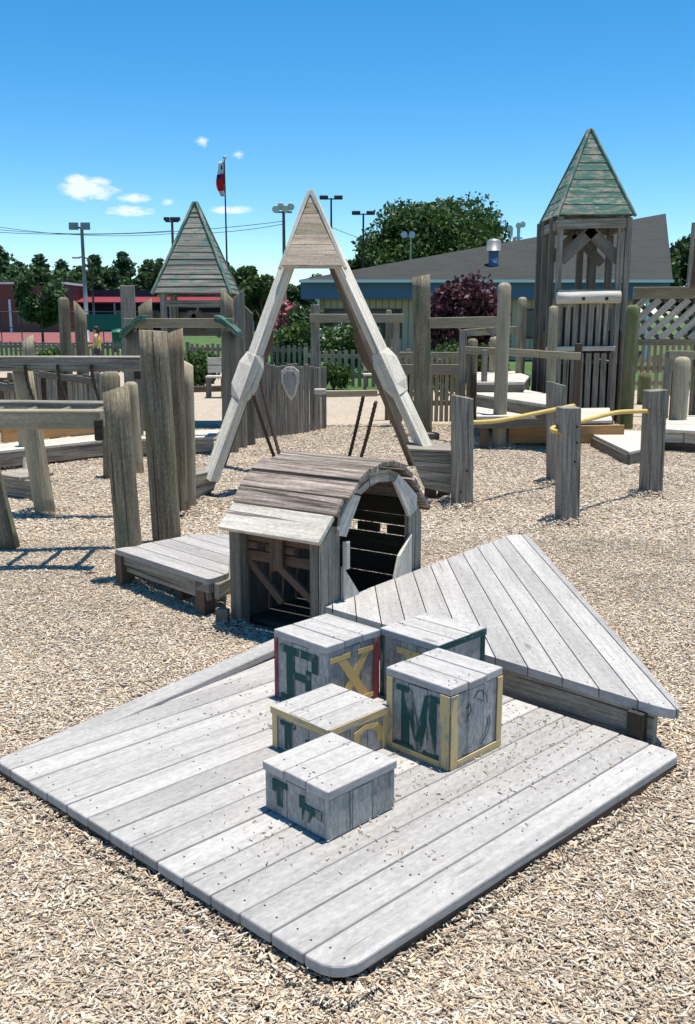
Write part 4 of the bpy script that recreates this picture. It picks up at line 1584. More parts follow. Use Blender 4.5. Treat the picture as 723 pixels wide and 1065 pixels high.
for k in range(12):  # brown side and back pickets put the interior shade into the colour
    y_ = TY0 + .12 + k * .09
    mb.beam((TX0 + .02, y_, .05), (TX0 + .02, y_, 1.4), .025, .083, up=(0, 1, 0), mi=1)
    mb.beam((TX1 - .06, y_, .05), (TX1 - .06, y_, 1.4), .025, .083, up=(0, 1, 0), mi=1)
    mb.beam((TX0 + .08 + k * .088, TY1 - .08, .05), (TX0 + .08 + k * .088, TY1 - .08, 1.75), .084, .025, up=(0, 1, 0), mi=1)
mb.build('pickets', [M['grey'], M['brown']], t, bevel=.003)
mb = MB()
mb.beam((TX0 - .1, TY0 + .02, zm), (TX1 - .16, TY0 + .02, zm + .01), .06, .07)
mb.build('mid_rail', M['pale'], t, bevel=.01)
mb = MB()
planks(mb, [(TX0 + .05, TY0 + .1), (TX1 - .08, TY0 + .1), (TX1 - .08, TY1 - .12), (TX0 + .05, TY1 - .12)], .92, .95, (1, 0), .14, .01)
mb.build('floor', M['greydark'], t)

# green stained log and slim posts near the tower
g0 = G(651, 446)
log_post('green stained log post at right corner of the tower', g0.x, g0.y, ZY(317, g0.y), .095, .09, 'logolive', cap='round', group='logs round the right tower')
log_post('pale log post in front of left corner of the tower', X(573, 13.9, .8), 13.9, ZY(318, 13.9), .07, .065, 'logpale', cap='round', group='logs round the right tower')
log_post('short olive log behind the lattice panel', X(671, 18, .5), 18, ZY(385, 18), .12, .12, 'logolive', group='logs round the right tower')
log_post('pale thick log post at the right edge', X(708, 12.6, .7), 12.6, ZY(371, 12.6), .105, .10, 'logpale', cap='round', group='logs round the right tower')
sq_post('narrow dark board post before the tower pickets', X(600, 13.2, .7), 13.2, ZY(357, 13.2), .1, .04, 'brown', group='board posts round the right tower')

# lattice screen
LY = 15.8
t = thing('lattice_screen', 'timber screen of diagonal lattice between rails right of the tower', 'screen', (X(700, LY, 0), LY, 0))
xl, xr = X(657, LY, 1.5), X(790, LY, 1.5)
zt, zb, zc = ZY(305, LY), ZY(356, LY), ZY(383, LY)
mb = MB()
mb.beam((xl, LY, zt), (xr, LY, zt + .02), .06, .19)
mb.beam((xl, LY, zb), (xr, LY, zb), .06, .1)
mb.beam((xl, LY, zc), (xr, LY, zc), .06, .07)
mb.split('rail', M['tan'], t, bevel=.006)
mb = MB()
za, zd = zb + .05, zt - .095
hh = zd - za
for k in range(-5, 12):
    for (sg, yo) in ((1, -.014), (-1, .014)):
        xa = xl + k * .235
        xa2 = xa + sg * hh * 1.05
        p, q = V((xa, LY + yo, za)), V((xa2, LY + yo, zd))
        # trim to panel
        def cutx(p, q, lim, keep_gt):
            if (p.x > lim) == keep_gt and (q.x > lim) == keep_gt:
                return p, q
            if (p.x > lim) != keep_gt and (q.x > lim) != keep_gt:
                return None
            f = (lim - p.x) / (q.x - p.x)
            m_ = p.lerp(q, f)
            return (p, m_) if (p.x > lim) == keep_gt else (m_, q)
        r = cutx(p, q, xl + .02, True)
        if r:
            r = cutx(r[0], r[1], xr - .02, False)
        if r:
            mb.beam(r[0], r[1], .022, .10 if sg > 0 else .07, up=(0, 0, 1), mi=0 if sg > 0 else 1)
mb.build('lattice', [M['pale'], M['greydark']], t)
mb = MB()
for k in range(22):
    x_ = xl + .1 + k * .098
    mb.beam((x_, LY - .04, zc - .07), (x_, LY - .04, zb - .02), .05, .022, up=(0, 1, 0))
mb.build('pickets', M['tan'], t, bevel=.002)
mb = MB()
for x_ in (xl + .06, xl + 1.1, xr - .1):
    mb.beam((x_, LY + .06, 0), (x_, LY + .06, zt), .09, .09, up=(0, 1, 0))
mb.split('post', M['greydark'], t)

t = thing('slatted_handrail', 'short grey handrail frame with dark boards at the right edge', 'handrail', (X(710, 13.0, 0), 13.0, 0))
mb = MB()
mb.beam(P(696, 369, 13.0), P(760, 370, 13.0), .05, .11)
mb.split('rail', M['tan'], t, bevel=.005)
mb = MB()
mb.beam((X(693.5, 13, .5), 13.05, .25), (X(693.5, 13, .5), 13.05, ZY(365, 13.05)), .075, .06, up=(0, 1, 0))
mb.split('post', M['grey'], t, bevel=.004)
mb = MB()
for k in range(3):
    x_ = X(700 + k * 6, 13.4, .5)
    mb.beam((x_, 13.4, 0), (x_, 13.4, ZY(386, 13.4)), .07, .03, up=(0, 1, 0))
mb.split('dark_board', M['brown'], t)

# far right dark roof piece
t = thing('side_tower', 'edge of another dark board tower leaning in at the right margin', 'play tower', (X(726, 14, 0), 14.0, 0))
mb = MB()
zt_ = ZY(228, 14)
a = V((X(722.5, 14, 2), 14, zt_))
mb.prism([V((X(718, 14, 2.5), 14, ZY(238, 14))), V((X(726, 14, 3), 14, ZY(226, 14))), V((X(800, 14, 3), 14, ZY(226, 14))), V((X(800, 14, 2), 14, ZY(298, 14))), V((X(714.5, 14, 2), 14, ZY(298, 14)))], (.3, .8, 0), (0, 0, 1))
mb.build('wall', M['brown'], t, bevel=.01)
mb = MB()
mb.beam(V((X(716, 13.95, 2), 13.95, ZY(299, 14))), V((X(720, 13.95, 2.5), 13.95, ZY(232, 14))), .05, .05, up=(0, 1, 0))
mb.build('corner_board', M['grey'], t)
mb = MB()
for x_ in (.25, 1.0):
    mb.beam((X(722, 14, 1) + x_, 14.4, 0), (X(722, 14, 1) + x_, 14.4, ZY(297, 14)), .12, .12, up=(0, 1, 0))
mb.split('post', M['greydark'], t)

# ------------------------------------------------------------------ stepped decks at right
t = thing('stepped_deck', 'pale stepped decks with an orange front board before the tower', 'deck', (2.9, 13, 0))


def level(pts, z, mat_i=0):
    poly = [(G(x, y, z).x, G(x, y, z).y) for x, y in pts]
    mb = MB()
    planks(mb, poly, z - .035, z, (1, .02), .14, .006)
    mb.build('deck_top', M['pale'], t, bevel=.004)
    return poly


zA = .30
pA = level([(530, 440.5), (637, 437), (634, 424), (497, 426)], zA)
mb = MB()
mb.beam((pA[0][0], pA[0][1] + .03, zA - .145), (pA[1][0] + .05, pA[0][1] + .03, zA - .125), .045, .21)
mb.build('front_board', M['orange'], t, bevel=.005)
zB = .42
pB = level([(496, 433), (603, 433), (603, 424), (496, 420)], zB)
zC = .58
pC = level([(496, 410), (578, 422), (588, 413), (545, 405), (496, 404)], zC)
zD = .72
pD = level([(496, 397.5), (545, 397.5), (552, 390), (536, 386), (496, 387)], zD)
for (pp, zz, hh_) in ((pB, zB, .11), (pC, zC, .15), (pD, zD, .13)):
    mb = MB()
    mb.beam((pp[0][0], pp[0][1] + .03, zz - .036 - hh_ / 2), (pp[1][0], pp[1][1] + .03, zz - .036 - hh_ / 2), .04, hh_)
    mb.build('riser', M['greydark'], t, bevel=.004)
    mb = MB()
    mb.beam((pp[1][0] - .02, pp[1][1] + .05, zz - .036 - hh_ / 2), (pp[2][0] - .02, pp[2][1], zz - .036 - hh_ / 2), .04, hh_)
    mb.build('riser', M['greydark'], t, bevel=.004)
mb = MB()
for pp, zz in ((pA, zA), (pB, zB), (pC, zC), (pD, zD)):
    for q in pp:
        cx_, cy_ = sum(w[0] for w in pp) / 4, sum(w[1] for w in pp) / 4
        x_, y_ = q[0] * .85 + cx_ * .15, q[1] * .85 + cy_ * .15
        mb.beam((x_, y_, 0), (x_, y_, zz - .04), .09, .09, up=(0, 1, 0))
mb.split('leg', M['brown'], t)

t = thing('low_ramp', 'low pale triangular ramp deck with dark sides between the yellow bars', 'ramp', (X(640, 12, 0), 12, 0))
zq = .16
poly = [(G(x, y, zq).x, G(x, y, zq).y) for x, y in ((617, 452), (655, 470), (690, 462), (690, 449), (640, 447))]
mb = MB()
planks(mb, poly, zq - .03, zq, (1, .5), .3, .004)
mb.build('deck_top', M['pale'], t, bevel=.004)
mb = MB()
for i in range(3):
    a, b_ = poly[i], poly[i + 1]
    mb.beam((a[0], a[1] + .04, .06), (b_[0], b_[1] + .04, .06), .04, .125)
mb.split('side_board', M['greydark'], t)
mb = MB()
q = G(664, 478)
mb.box((q.x, q.y + .05, .05), .13, .12, .1)
mb.build('footing', M['grey'], t, bevel=.01)

t = thing('right_edge_deck', 'pale low deck with thick grey front board at the right edge', 'deck', (X(715, 12.3, 0), 12.3, 0))
zq = .28
poly = [(G(x, y, zq).x, G(x, y, zq).y) for x, y in ((688, 446), (800, 452), (800, 432), (707, 432), (692, 438))]
mb = MB()
planks(mb, poly, zq - .035, zq, (1, -.1), .14, .005)
mb.build('deck_top', M['pale'], t, bevel=.005)
mb = MB()
mb.beam((poly[0][0], poly[0][1] + .035, zq - .10), (X(711, poly[0][1], zq), poly[0][1] - .01, zq - .10), .05, .13)
mb.beam((X(712.5, poly[0][1], zq), poly[0][1] - .01, zq - .11), (poly[1][0], poly[1][1] + .03, zq - .11), .05, .13)
mb.beam((poly[0][0] + .05, poly[0][1] + .1, .06), (poly[1][0], poly[1][1] + .12, .06), .04, .11, mi=1)
mb.split('front_board', [M['pale'], M['brown']], t, bevel=.006)

# ------------------------------------------------------------------ middle right: log gate, rails, picket panel
t = thing('log_gateway', 'two tall round log posts joined by a grey crossbeam before the plum tree', 'gate', (1.5, 12.6, 0))
g1, g2 = G(440, 454), G(519, 466)
mb = MB()
mb.log((g1.x, g1.y, -.02), (X(438, g1.y, 2.1), g1.y, ZY(287, g1.y)), .125, .12, cap='flat', slant=.02)
mb.split('post', M['log'], t)
mb = MB()
mb.log((g2.x, g2.y, -.02), (X(525, g2.y, 2), g2.y, ZY(294, g2.y)), .085, .08, cap='round')
mb.split('post', M['logpale'], t)
mb = MB()
mb.beam(V((X(446, g1.y, 1.6), g1.y - .02, ZY(336, g1.y))), V((X(520, g2.y, 1.6), g2.y + .03, ZY(335, g2.y))), .08, .135, jit=.004)
mb.split('beam', M['tan'], t, bevel=.008)
mb = MB()
q = G(447, 457)
mb.box((q.x, q.y - .1, .05), .2, .16, .1, rot=.3)
tag(mb.build('wood_chock', M['greydark'], None, bevel=.01, origin=(q.x, q.y - .1, 0)), 'small grey wood chock at the foot of the thick gateway log', 'wood block')

t = thing('picket_fence', 'grey picket fence panel with double rail behind the thick gateway log', 'fence', (X(445, 14.6, 0), 14.6, 0))
PY = 14.6
x0, x1 = X(409, PY, .5), X(478, PY, .5)
mb = MB()
mb.beam((x0, PY, ZY(369, PY)), (x1, PY, ZY(369, PY)), .05, .08)
mb.beam((x0, PY - .03, ZY(384, PY)), (x1, PY - .03, ZY(384, PY)), .06, .15)
mb.beam((x0, PY + .03, .32), (x1, PY + .03, .32), .04, .08)
mb.split('rail', M['tan'], t, bevel=.005)
mb = MB()
for k in range(13):
    x_ = x0 + .04 + k * (x1 - x0 - .08) / 12
    mb.beam((x_, PY - .005, .04), (x_ + RN.uniform(-.01, .01), PY - .005, ZY(367, PY) - RN.uniform(0, .03)), .058, .022, up=(0, 1, 0))
mb.build('pickets', M['tan'], t, bevel=.003)
mb = MB()
for x_ in (x0, x1):
    mb.beam((x_, PY + .06, 0), (x_, PY + .06, ZY(362, PY)), .09, .09, up=(0, 1, 0))
mb.split('post', M['grey'], t, bevel=.005)

t = thing('deck_handrail', 'grey handrail on slim posts above the stepped decks', 'handrail', (X(520, 13.4, 0), 13.4, 0))
mb = MB()
mb.beam(P(484, 364, 13.8), P(562, 368, 13.2), .06, .10)
mb.beam(P(562, 368.5, 13.2), P(604, 370.5, 13.05), .055, .10)
mb.split('rail', M['tan'], t, bevel=.006)
mb = MB()
for (px, ty, by, Y, w) in ((504, 364, 435, 13.4, .075), (481, 343, 414, 14.2, .1)):
    x_ = X(px, Y, .7)
    mb.beam((x_, Y + .05, 0), (x_, Y + .05, ZY(ty, Y)), w, w, up=(0, 1, 0))
mb.split('post', M['grey'], t, bevel=.005)
t = thing('low_log_frame', 'low frame of short logs with a pale bar behind the handrail', 'play frame', (X(505, 15.5, 0), 15.5, 0))
mb = MB()
for (px, ty, Y, r) in ((491, 352, 15.2, .085), (514, 350, 15.7, .09), (541, 309, 15.5, .075)):
    x_ = X(px, Y, .8)
    mb = MB()
    mb.log((x_, Y, 0), (x_, Y, ZY(ty, Y)), r, r * .95, cap='round')
    mb.split('post', M['log'] if px < 500 else M['logpale'], t)
mb = MB()
mb.beam(P(484, 346, 15.3), P(537, 343, 15.4), .07, .11)
mb.build('bar', M['tan'], t, bevel=.005)
mb = MB()
mb.beam(P(506, 341, 15.2), P(514, 350, 15.2), .04, .05)
mb.split('brace', M['greydark'], t)

# curved palisade with a shield
t = thing('palisade', 'curved wall of upright grey boards with a carved shield under the tall frame', 'wall', (-.85, 13.3, 0))
mb = MB()
a, c = G(248, 458), G(337, 447)
mid = (a + c) / 2 + V((-.08, -.45, 0))
nb = 17
for k in range(nb):
    f = k / (nb - 1)
    p = a * (1 - f) ** 2 + mid * (2 * f * (1 - f)) + c * f * f
    px = 250 + 88 * f
    yt = 420 - 60 * min(1, f * 1.55) + (12 if f > .9 else 0) * 0
    yt = (418 - 40 * f / .3) if f < .3 else 378 + RN.uniform(-1, 4) + 6 * max(0, f - .75)
    zt = ZY(yt, p.y)
    mb.beam(p, p + V((0, 0, zt)), .075, .03, up=(-.2, 1, 0))
mb.build('boards', M['grey'], t, bevel=.004)
mb = MB()
sc_ = P(302, 398, 12.9)
sh = [(-.12, .15), (-.05, .21), (.05, .21), (.12, .15), (.12, .0), (.06, -.18), (.01, -.24), (-.04, -.18), (-.12, .0)]
mb.prism([sc_ + V((x, 0, z)) for x, z in sh], (0, .03, 0), (0, 0, 1))
mb.prism([sc_ + V((x * .72, -.003, z * .76)) for x, z in sh], (0, -.012, 0), (0, 0, 1), 1)
mb.build('shield', [M['pale'], M['block']], t, bevel=.006)
mb = MB()
mb.box(P(333, 407, 13.3), .17, .05, .08)
mb.build('pale_cleat', M['pale'], t, bevel=.02)

t = thing('crossbar_frame', 'grey two post frame with a long crossbar seen through the tall frame', 'play frame', (X(370, 14.2, 0), 14.2, 0))
mb = MB()
mb.beam(P(322, 331, 14.2), P(420, 331, 14.2), .09, .12, jit=.003)
mb.split('beam', M['tan'], t, bevel=.007)
for (px, ty, w) in ((328, 317, .13), (412, 333, .10)):
    mb = MB()
    x_ = X(px, 14.25, 1)
    mb.beam((x_, 14.3, 0), (x_, 14.3, ZY(ty, 14.3)), w, .1, up=(0, 1, 0))
    mb.split('post', M['grey'], t, bevel=.006)
log_post('thin grey post behind the crossbar frame at right', X(404, 15.2, 1), 15.2, ZY(322, 15.2), .05, .045, 'log', cap='round', group='logs behind the climbing beams')

# left roofed tower
LX0, LX1, LY0, LY1 = X(160, 14.0, 1.9), X(239, 14.0, 1.9), 14.0, 15.15
t = thing('grey_roof_tower', 'low play tower with bare grey pyramid roof and green edge at left', 'play tower', ((LX0 + LX1) / 2, 14.6, 0))
zl0 = ZY(305, 14.0)
pyramid(LX0, LX1, LY0, LY1, zl0, ZY(212, 14.6), 16, 'greengrey', 'greenroof', t)
for (x_, y_, w) in ((LX0 + .12, LY0 + .08, .085), (LX1 - .08, LY0 + .08, .12), (LX0 + .1, LY1 - .1, .1), (LX1 - .1, LY1 - .1, .1)):
    mb = MB()
    mb.beam((x_, y_, 0), (x_, y_, zl0 - .01), w, w, up=(0, 1, 0))
    mb.split('post', M['grey'], t, bevel=.005)
mb = MB()
mb.beam((LX0 + .15, LY0 + .06, ZY(315.5, 14.06)), (LX1 - .1, LY0 + .06, ZY(315.5, 14.06)), .05, .085)
mb.beam((LX0 + .1, LY1 - .08, ZY(315.5, 14.06)), (LX1 - .1, LY1 - .08, ZY(315.5, 14.06)), .05, .1)
mb.split('top_beam', M['grey'], t, bevel=.005)
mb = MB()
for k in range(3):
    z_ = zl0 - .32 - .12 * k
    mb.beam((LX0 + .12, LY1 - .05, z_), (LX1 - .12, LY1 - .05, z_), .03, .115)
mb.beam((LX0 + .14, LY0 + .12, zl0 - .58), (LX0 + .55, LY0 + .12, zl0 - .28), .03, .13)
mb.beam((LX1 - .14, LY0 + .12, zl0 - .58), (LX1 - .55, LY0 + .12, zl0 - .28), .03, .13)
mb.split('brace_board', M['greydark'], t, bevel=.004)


# bench
def bench(label, px, py, w, group=None):
    g0 = G(px, py)
    t = thing('park_bench', label, 'bench', (g0.x, g0.y, 0), group)
    mb = MB()
    mb.beam((g0.x - w / 2, g0.y + .1, .42), (g0.x + w / 2, g0.y + .1, .42), .34, .04)
    mb.build('seat', M['pale'], t, bevel=.005)
    mb = MB()
    for z_ in (.56, .72):
        mb.beam((g0.x - w / 2, g0.y + .31, z_), (g0.x + w / 2, g0.y + .31, z_), .03, .14)
    mb.build('backrest', M['pale'], t, bevel=.005)
    for s_ in (-1, 1):
        mb = MB()
        mb.beam((g0.x + s_ * w * .42, g0.y + .02, 0), (g0.x + s_ * w * .42, g0.y + .02, .40), .06, .08, up=(0, 1, 0))
        mb.beam((g0.x + s_ * w * .42, g0.y + .33, 0), (g0.x + s_ * w * .42, g0.y + .36, .78), .06, .04, up=(0, 1, 0))
        mb.split('leg', M['greydark'], t)


bench('pale bench with board back beside the dark shrub at left', 224, 414, .36)
bench('small pale bench behind the right leg of the tall frame', 388, 411, .40)

# bed edging timber
mb = MB()
a, c = G(330, 413), G(392, 412)
mb.beam(a + V((0, 0, .06)), c + V((0, 0, .06)), .14, .13)
tag(mb.build('edging_timber', M['tan'], None, bevel=.01, origin=tuple(a)), 'pale edging timber along the shrub bed beyond the frame', 'edging')
mb = MB()
a, c = G(196, 408), G(232, 407)
mb.beam(a + V((0, 0, .06)), c + V((0, 0, .06)), .14, .13)
tag(mb.build('edging_timber', M['brown'], None, bevel=.01, origin=tuple(a)), 'dark edging timber beside the pale bench at left', 'edging')


# far picket fences
def fence(label, a, c, h, mat='grey'):
    a, c = V(a), V(c)
    t = thing('picket_fence', label, 'fence', tuple(a), 'low picket fences round the playground')
    L = (c - a).length
    d = (c - a).normalized()
    n = int(L / .16)
    mb = MB()
    for k in range(n + 1):
        p = a + d * (k * L / n)
        mb.beam(p, p + V((0, 0, h + RN.uniform(-.03, .03))), .085, .025, up=V((-d.y, d.x, 0)))
    mb.build('pickets', M[mat], t)
    mb = MB()
    for z_ in (h * .3, h * .85):
        mb.beam(a + V((0, .03, z_)), c + V((0, .03, z_)), .04, .09)
    mb.split('rail', M[mat], t)
    mb = MB()
    m_ = max(1, int(L / 2.4))
    for k in range(m_ + 1):
        p = a + d * (k * L / m_) + V((0, .08, 0))
        mb.beam(p, p + V((0, 0, h + .06)), .1, .1, up=(0, 1, 0))
    mb.split('post', M[mat], t)


fence('grey picket fence at far left before the red court', (X(-60, 30, .5), 30, 0), (X(128, 28.5, .5), 28.5, 0), .86, 'greydark')
fence('grey picket fence between the roofed tower and the frame', (X(195, 27, .5), 27, 0), (X(318, 25.5, .5), 25.5, 0), .86, 'greydark')
fence('pale picket fence behind the crossbar frame', (X(318, 23, .5), 23, 0), (X(425, 22.2, .5), 22.2, 0), .82, 'tan')
fence('tan picket fence behind the lattice screen', (X(650, 20, .5), 20, 0), (X(790, 20, .5), 20, 0), .85, 'tan')


# ------------------------------------------------------------------ vegetation
def leaf_mesh(pts, size, seed, flat=0.0):
    rg = np.random.default_rng(seed)
    n = len(pts)
    d = rg.normal(0, 1, (n, 3))
    d /= np.linalg.norm(d, axis=1)[:, None]
    e_ = rg.normal(0, 1, (n, 3))
    if flat:
        d[:, 2] *= (1 - flat)
        e_[:, 2] *= (1 - flat)
        d /= np.linalg.norm(d, axis=1)[:, None]
    s_ = np.cross(d, e_)
    s_ /= np.linalg.norm(s_, axis=1)[:, None] + 1e-9
    sz = size * (0.6 + 0.8 * rg.random(n))
    vs = np.empty((n, 4, 3))
    vs[:, 0] = pts - d * sz[:, None]
    vs[:, 1] = pts + s_ * (sz * .55)[:, None]
    vs[:, 2] = pts + d * sz[:, None]
    vs[:, 3] = pts - s_ * (sz * .55)[:, None]
    return vs


def leaf_obj(name, vs, mat, parent=None, origin=None):
    n = len(vs)
    o3 = np.array(ROOT[parent.name].translation if parent is not None else (origin or (0, 0, 0)))
    me = bpy.data.meshes.new(name)
    me.vertices.add(n * 4)
    me.vertices.foreach_set('co', (vs - o3).reshape(-1))
    me.loops.add(n * 4)
    me.loops.foreach_set('vertex_index', np.arange(n * 4, dtype=np.int32))
    me.polygons.add(n)
    me.polygons.foreach_set('loop_start', (np.arange(n) * 4).astype(np.int32))
    me.update(calc_edges=True)
    me.polygons.foreach_set('use_smooth', np.zeros(n, bool))
    me.materials.append(mat)
    o = bpy.data.objects.new(name, me)
    COL.objects.link(o)
    if parent is not None:
        o.parent = parent
        ROOT[o.name] = ROOT[parent.name]
    elif origin:
        o.location = origin
    return o


def broad_tree(name, label, base, height, rx, crown_z0, mat, n, size, seed, cat='tree', clumps=26, group=None, trunk_r=.2, ry=None):
    rg = np.random.default_rng(seed)
    base = V(base)
    t = thing(name, label, cat, tuple(base), group)
    ry = ry or rx
    cz = base.z + (crown_z0 + height) / 2
    hz = (height - crown_z0) / 2
    pts = []
    mb = MB()
    mb.tube([base, base + V((.1 * trunk_r, 0, (crown_z0 + .3 * height) * .5)), base + V((0, 0, crown_z0 + hz * 1.0))], [trunk_r, trunk_r * .8, trunk_r * .35], 8)
    for k in range(clumps):
        while True:
            u = rg.uniform(-1, 1, 3)
            if .15 < np.linalg.norm(u) < 1:
                break
        u = u / np.linalg.norm(u) * (np.linalg.norm(u) ** .45) * .78
        c = np.array([base.x + u[0] * rx, base.y + u[1] * ry, cz + u[2] * hz])
        cr = rg.uniform(.24, .4)
        m = int(n / clumps)
        q = rg.normal(0, 1, (m, 3))
        q /= np.linalg.norm(q, axis=1)[:, None]
        q *= (rg.random(m) ** .5)[:, None]
        pts.append(c + q * np.array([cr * rx, cr * ry, cr * hz * 1.05]))
        if k % 3 == 0:
            mb.tube([base + V((0, 0, crown_z0 + hz * .2)), V(tuple(c))], [trunk_r * .35, trunk_r * .08], 5)
    mb.build('trunk', M['bark'], t)
    leaf_obj('crown', leaf_mesh(np.concatenate(pts), size, seed + 1), mat, t)
    return t


def conifer(label, base, height, rad, seed, n=2600, size=.35):
    rg = np.random.default_rng(seed)
    base = V(base)
    t = thing('pine_tree', label, 'tree', tuple(base), 'dark trees along the skyline')
    mb = MB()
    mb.tube([base, base + V((0, 0, height * .5)), base + V((0, 0, height * .98))], [.22, .15, .03], 7)
    pts = []
    z = height * .08
    while z < height * .97:
        f = z / height
        r = rad * (1 - f) ** .8 * rg.uniform(.75, 1.1)
        nb = 7
        for k in range(nb):
            a = rg.random() * 6.283
            m = max(6, int(n / 130 * (1 - f * .6)))
            s_ = rg.random(m) ** .7
            L = r * rg.uniform(.7, 1.15)
            q = np.stack([np.cos(a) * s_ * L, np.sin(a) * s_ * L, z + (.12 - .35 * s_) * L * .6], 1)
            q += rg.normal(0, .16 + .06 * L, (m, 3)) * np.array([1, 1, .6])
            pts.append(q)
        z += height * .05
    mb.build('trunk', M['bark'], t)
    leaf_obj('crown', leaf_mesh(np.concatenate(pts) + np.array(base), size, seed + 1), M['needle'], t)


def tree_h(py, Y):
    return ZY(py, Y)


# big tree behind the building
broad_tree('large_tree', 'big rounded green tree rising behind the low building', (X(458, 78, 5), 78, 0), ZY(203, 78), 6.4, 2.2, M['leaf'], 36000, .2, 21, clumps=70, trunk_r=.4)
broad_tree('large_tree', 'smaller green tree at left foot of the big rounded tree', (X(385, 84, 4), 84, 0), ZY(255, 84), 2.8, 1.5, M['leaf'], 9000, .22, 22, clumps=20, trunk_r=.25)
broad_tree('large_tree', 'green tree behind right end of the building roof', (X(722, 70, 4), 70, 0), ZY(244, 70), 3.2, 1.5, M['leafdark'], 11000, .22, 23, clumps=24, trunk_r=.25)
broad_tree('large_tree', 'bushy green tree between the roofed tower and the frame', (X(248, 95, 4), 95, 0), ZY(266, 95), 2.3, .8, M['leaf'], 8000, .22, 24, clumps=16)
broad_tree('large_tree', 'lower green tree left of the frame leg', (X(272, 92, 4), 92, 0), ZY(279, 92), 2.2, .8, M['leaf'], 8000, .22, 25, clumps=16)
broad_tree('large_tree', 'far dark tree seen under the frame top beside the building', (X(308, 118, 4), 118, 0), ZY(290, 118), 3.0, .6, M['leafdark'], 6000, .3, 26, clumps=16)
broad_tree('large_tree', 'far green tree between the two poles left of the building', (X(336, 122, 4), 122, 0), ZY(284, 122), 3.0, .6, M['leafdark'], 6000, .3, 27, clumps=16)
# skyline on the left
SKY = [(2, 252, 'tallest dark pine at the left edge', 5.2), (22, 270, 'dark pine second from the left edge', 3.6), (44, 262, 'dark pine above the brick building corner', 3.8), (66, 268, 'dark pine behind the tall light pole', 3.6),
       (100, 262, 'dark pine right of the tall light pole', 3.8), (130, 259, 'pointed dark pine above the red canopy', 3.8), (155, 268, 'dark pine left of the grey roof tower', 3.4), (-22, 258, 'dark pine outside left edge', 4.0)]
for k, (px, py, lab, r) in enumerate(SKY):
    Y = 125 + (k * 37 % 20)
    conifer(lab, (X(px, Y, 5), Y, 0), ZY(py, Y), r * 1.15, 50 + k, n=8000, size=.34)
for k, (px, py) in enumerate(((12, 282), (54, 280), (86, 276), (116, 280), (146, 282), (168, 272))):
    Y = 112 + (k * 13 % 8)
    broad_tree('skyline_tree', ['round dark tree filling the skyline at far left', 'round dark tree behind the brick building', 'round dark tree behind the light pole foot', 'round dark tree above the navy roof', 'round dark tree beside the grey roof tower', 'tall thin green tree behind left edge of the grey roof tower'][k], (X(px, Y, 4), Y, 0), ZY(py, Y), 2.9 if k < 5 else 1.6, .5, M['leafdark'], 7000, .3, 80 + k, clumps=22, group='dark trees along the skyline')
# young dark tree in front of the brick building
broad_tree('young_tree', 'small dark leafed tree before the brick building at left', (X(44, 48, 1), 48, 0), ZY(274, 48), 1.35, 1.0, M['leafdark'], 4200, .12, 31, clumps=30, trunk_r=.07)


def shrub(label, base, h, r, mat, n, size, seed, flowers=None, name='shrub'):
    rg = np.random.default_rng(seed)
    base = V(base)
    t = thing(name, label, 'shrub', tuple(base))
    pts = []
    for k in range(14):
        a = rg.random() * 6.283
        rr = r * .6 * rg.random() ** .5
        c = np.array([base.x + math.cos(a) * rr, base.y + math.sin(a) * rr, base.z + h * rg.uniform(.2, .78)])
        q = rg.normal(0, 1, (n // 14, 3))
        q /= np.linalg.norm(q, axis=1)[:, None]
        q *= (rg.random(n // 14) ** .5)[:, None]
        pts.append(c + q * np.array([r * .45, r * .45, h * .25]))
    pts = np.concatenate(pts)
    pts = pts[pts[:, 2] > 0.02]
    leaf_obj('foliage', leaf_mesh(pts, size, seed + 1), mat, t)
    mb = MB()
    for k in range(5):
        a = k * 1.256
        mb.tube([base, base + V((math.cos(a) * r * .5, math.sin(a) * r * .5, h * .7))], [.02 + r * .015, .006], 5)
    mb.build('stem', M['bark'], t)
    if flowers:
        sel = pts[rg.random(len(pts)) < flowers[1]]
        sel = sel + rg.normal(0, .05, sel.shape) + np.array([0, -r * .1, h * .05])
        leaf_obj('flowers', leaf_mesh(sel, flowers[2], seed + 2), flowers[0], t)['kind'] = 'stuff'
    return t


broad_tree('plum_tree', 'dark purple leafed plum tree before the building wall', (X(484, 25, 1), 25, 0), ZY(285, 25), 1.22, .45, M['plum'], 10000, .07, 33, clumps=46, trunk_r=.07, ry=.9)
shrub('dark green shrub behind the pale bench at left', (X(203, 22.5, .5), 22.5, 0), ZY(362, 22.5), .55, M['shrub'], 2200, .06, 34)
shrub('dark green shrub right of the palisade', (X(347, 21.9, .3), 21.9, 0), ZY(377, 21.9), .42, M['shrub'], 1800, .05, 35)
shrub('bright low shrub behind the overhead beam', (X(52, 26, .4), 26, 0), ZY(361, 26), .75, M['shrub'], 2200, .07, 36)
shrub('shrub with white flowers behind the crossbar', (X(362, 27, .5), 27, 0), ZY(333, 27), 1.1, M['shrub'], 3600, .07, 37, (M['whiteleaf'], .05, .05))
shrub('tall dark bush between the frame and the building', (X(318, 30, .5), 30, 0), ZY(312, 30), .75, M['leafdark'], 2600, .08, 38)
shrub('rounded green bush below the tall dark bush', (X(305, 28, .5), 28, 0), ZY(330, 28), .8, M['shrub'], 2600, .08, 39)
shrub('pink flowering bush left of the building', (X(298, 36, .5), 36, 0), ZY(316, 36), .55, M['shrub'], 1800, .08, 40, (M['pinkleaf'], .7, .09))
shrub('small green shrub with pale leaves below the plum tree', (X(463, 18.5, .5), 18.5, 0), ZY(350, 18.5), .3, M['shrub'], 1000, .045, 41, (M['whiteleaf'], .03, .03))
shrub('bright green bush behind the short logs', (X(505, 20, .5), 20, 0), ZY(352, 20), .5, M['shrub'], 2000, .06, 42)
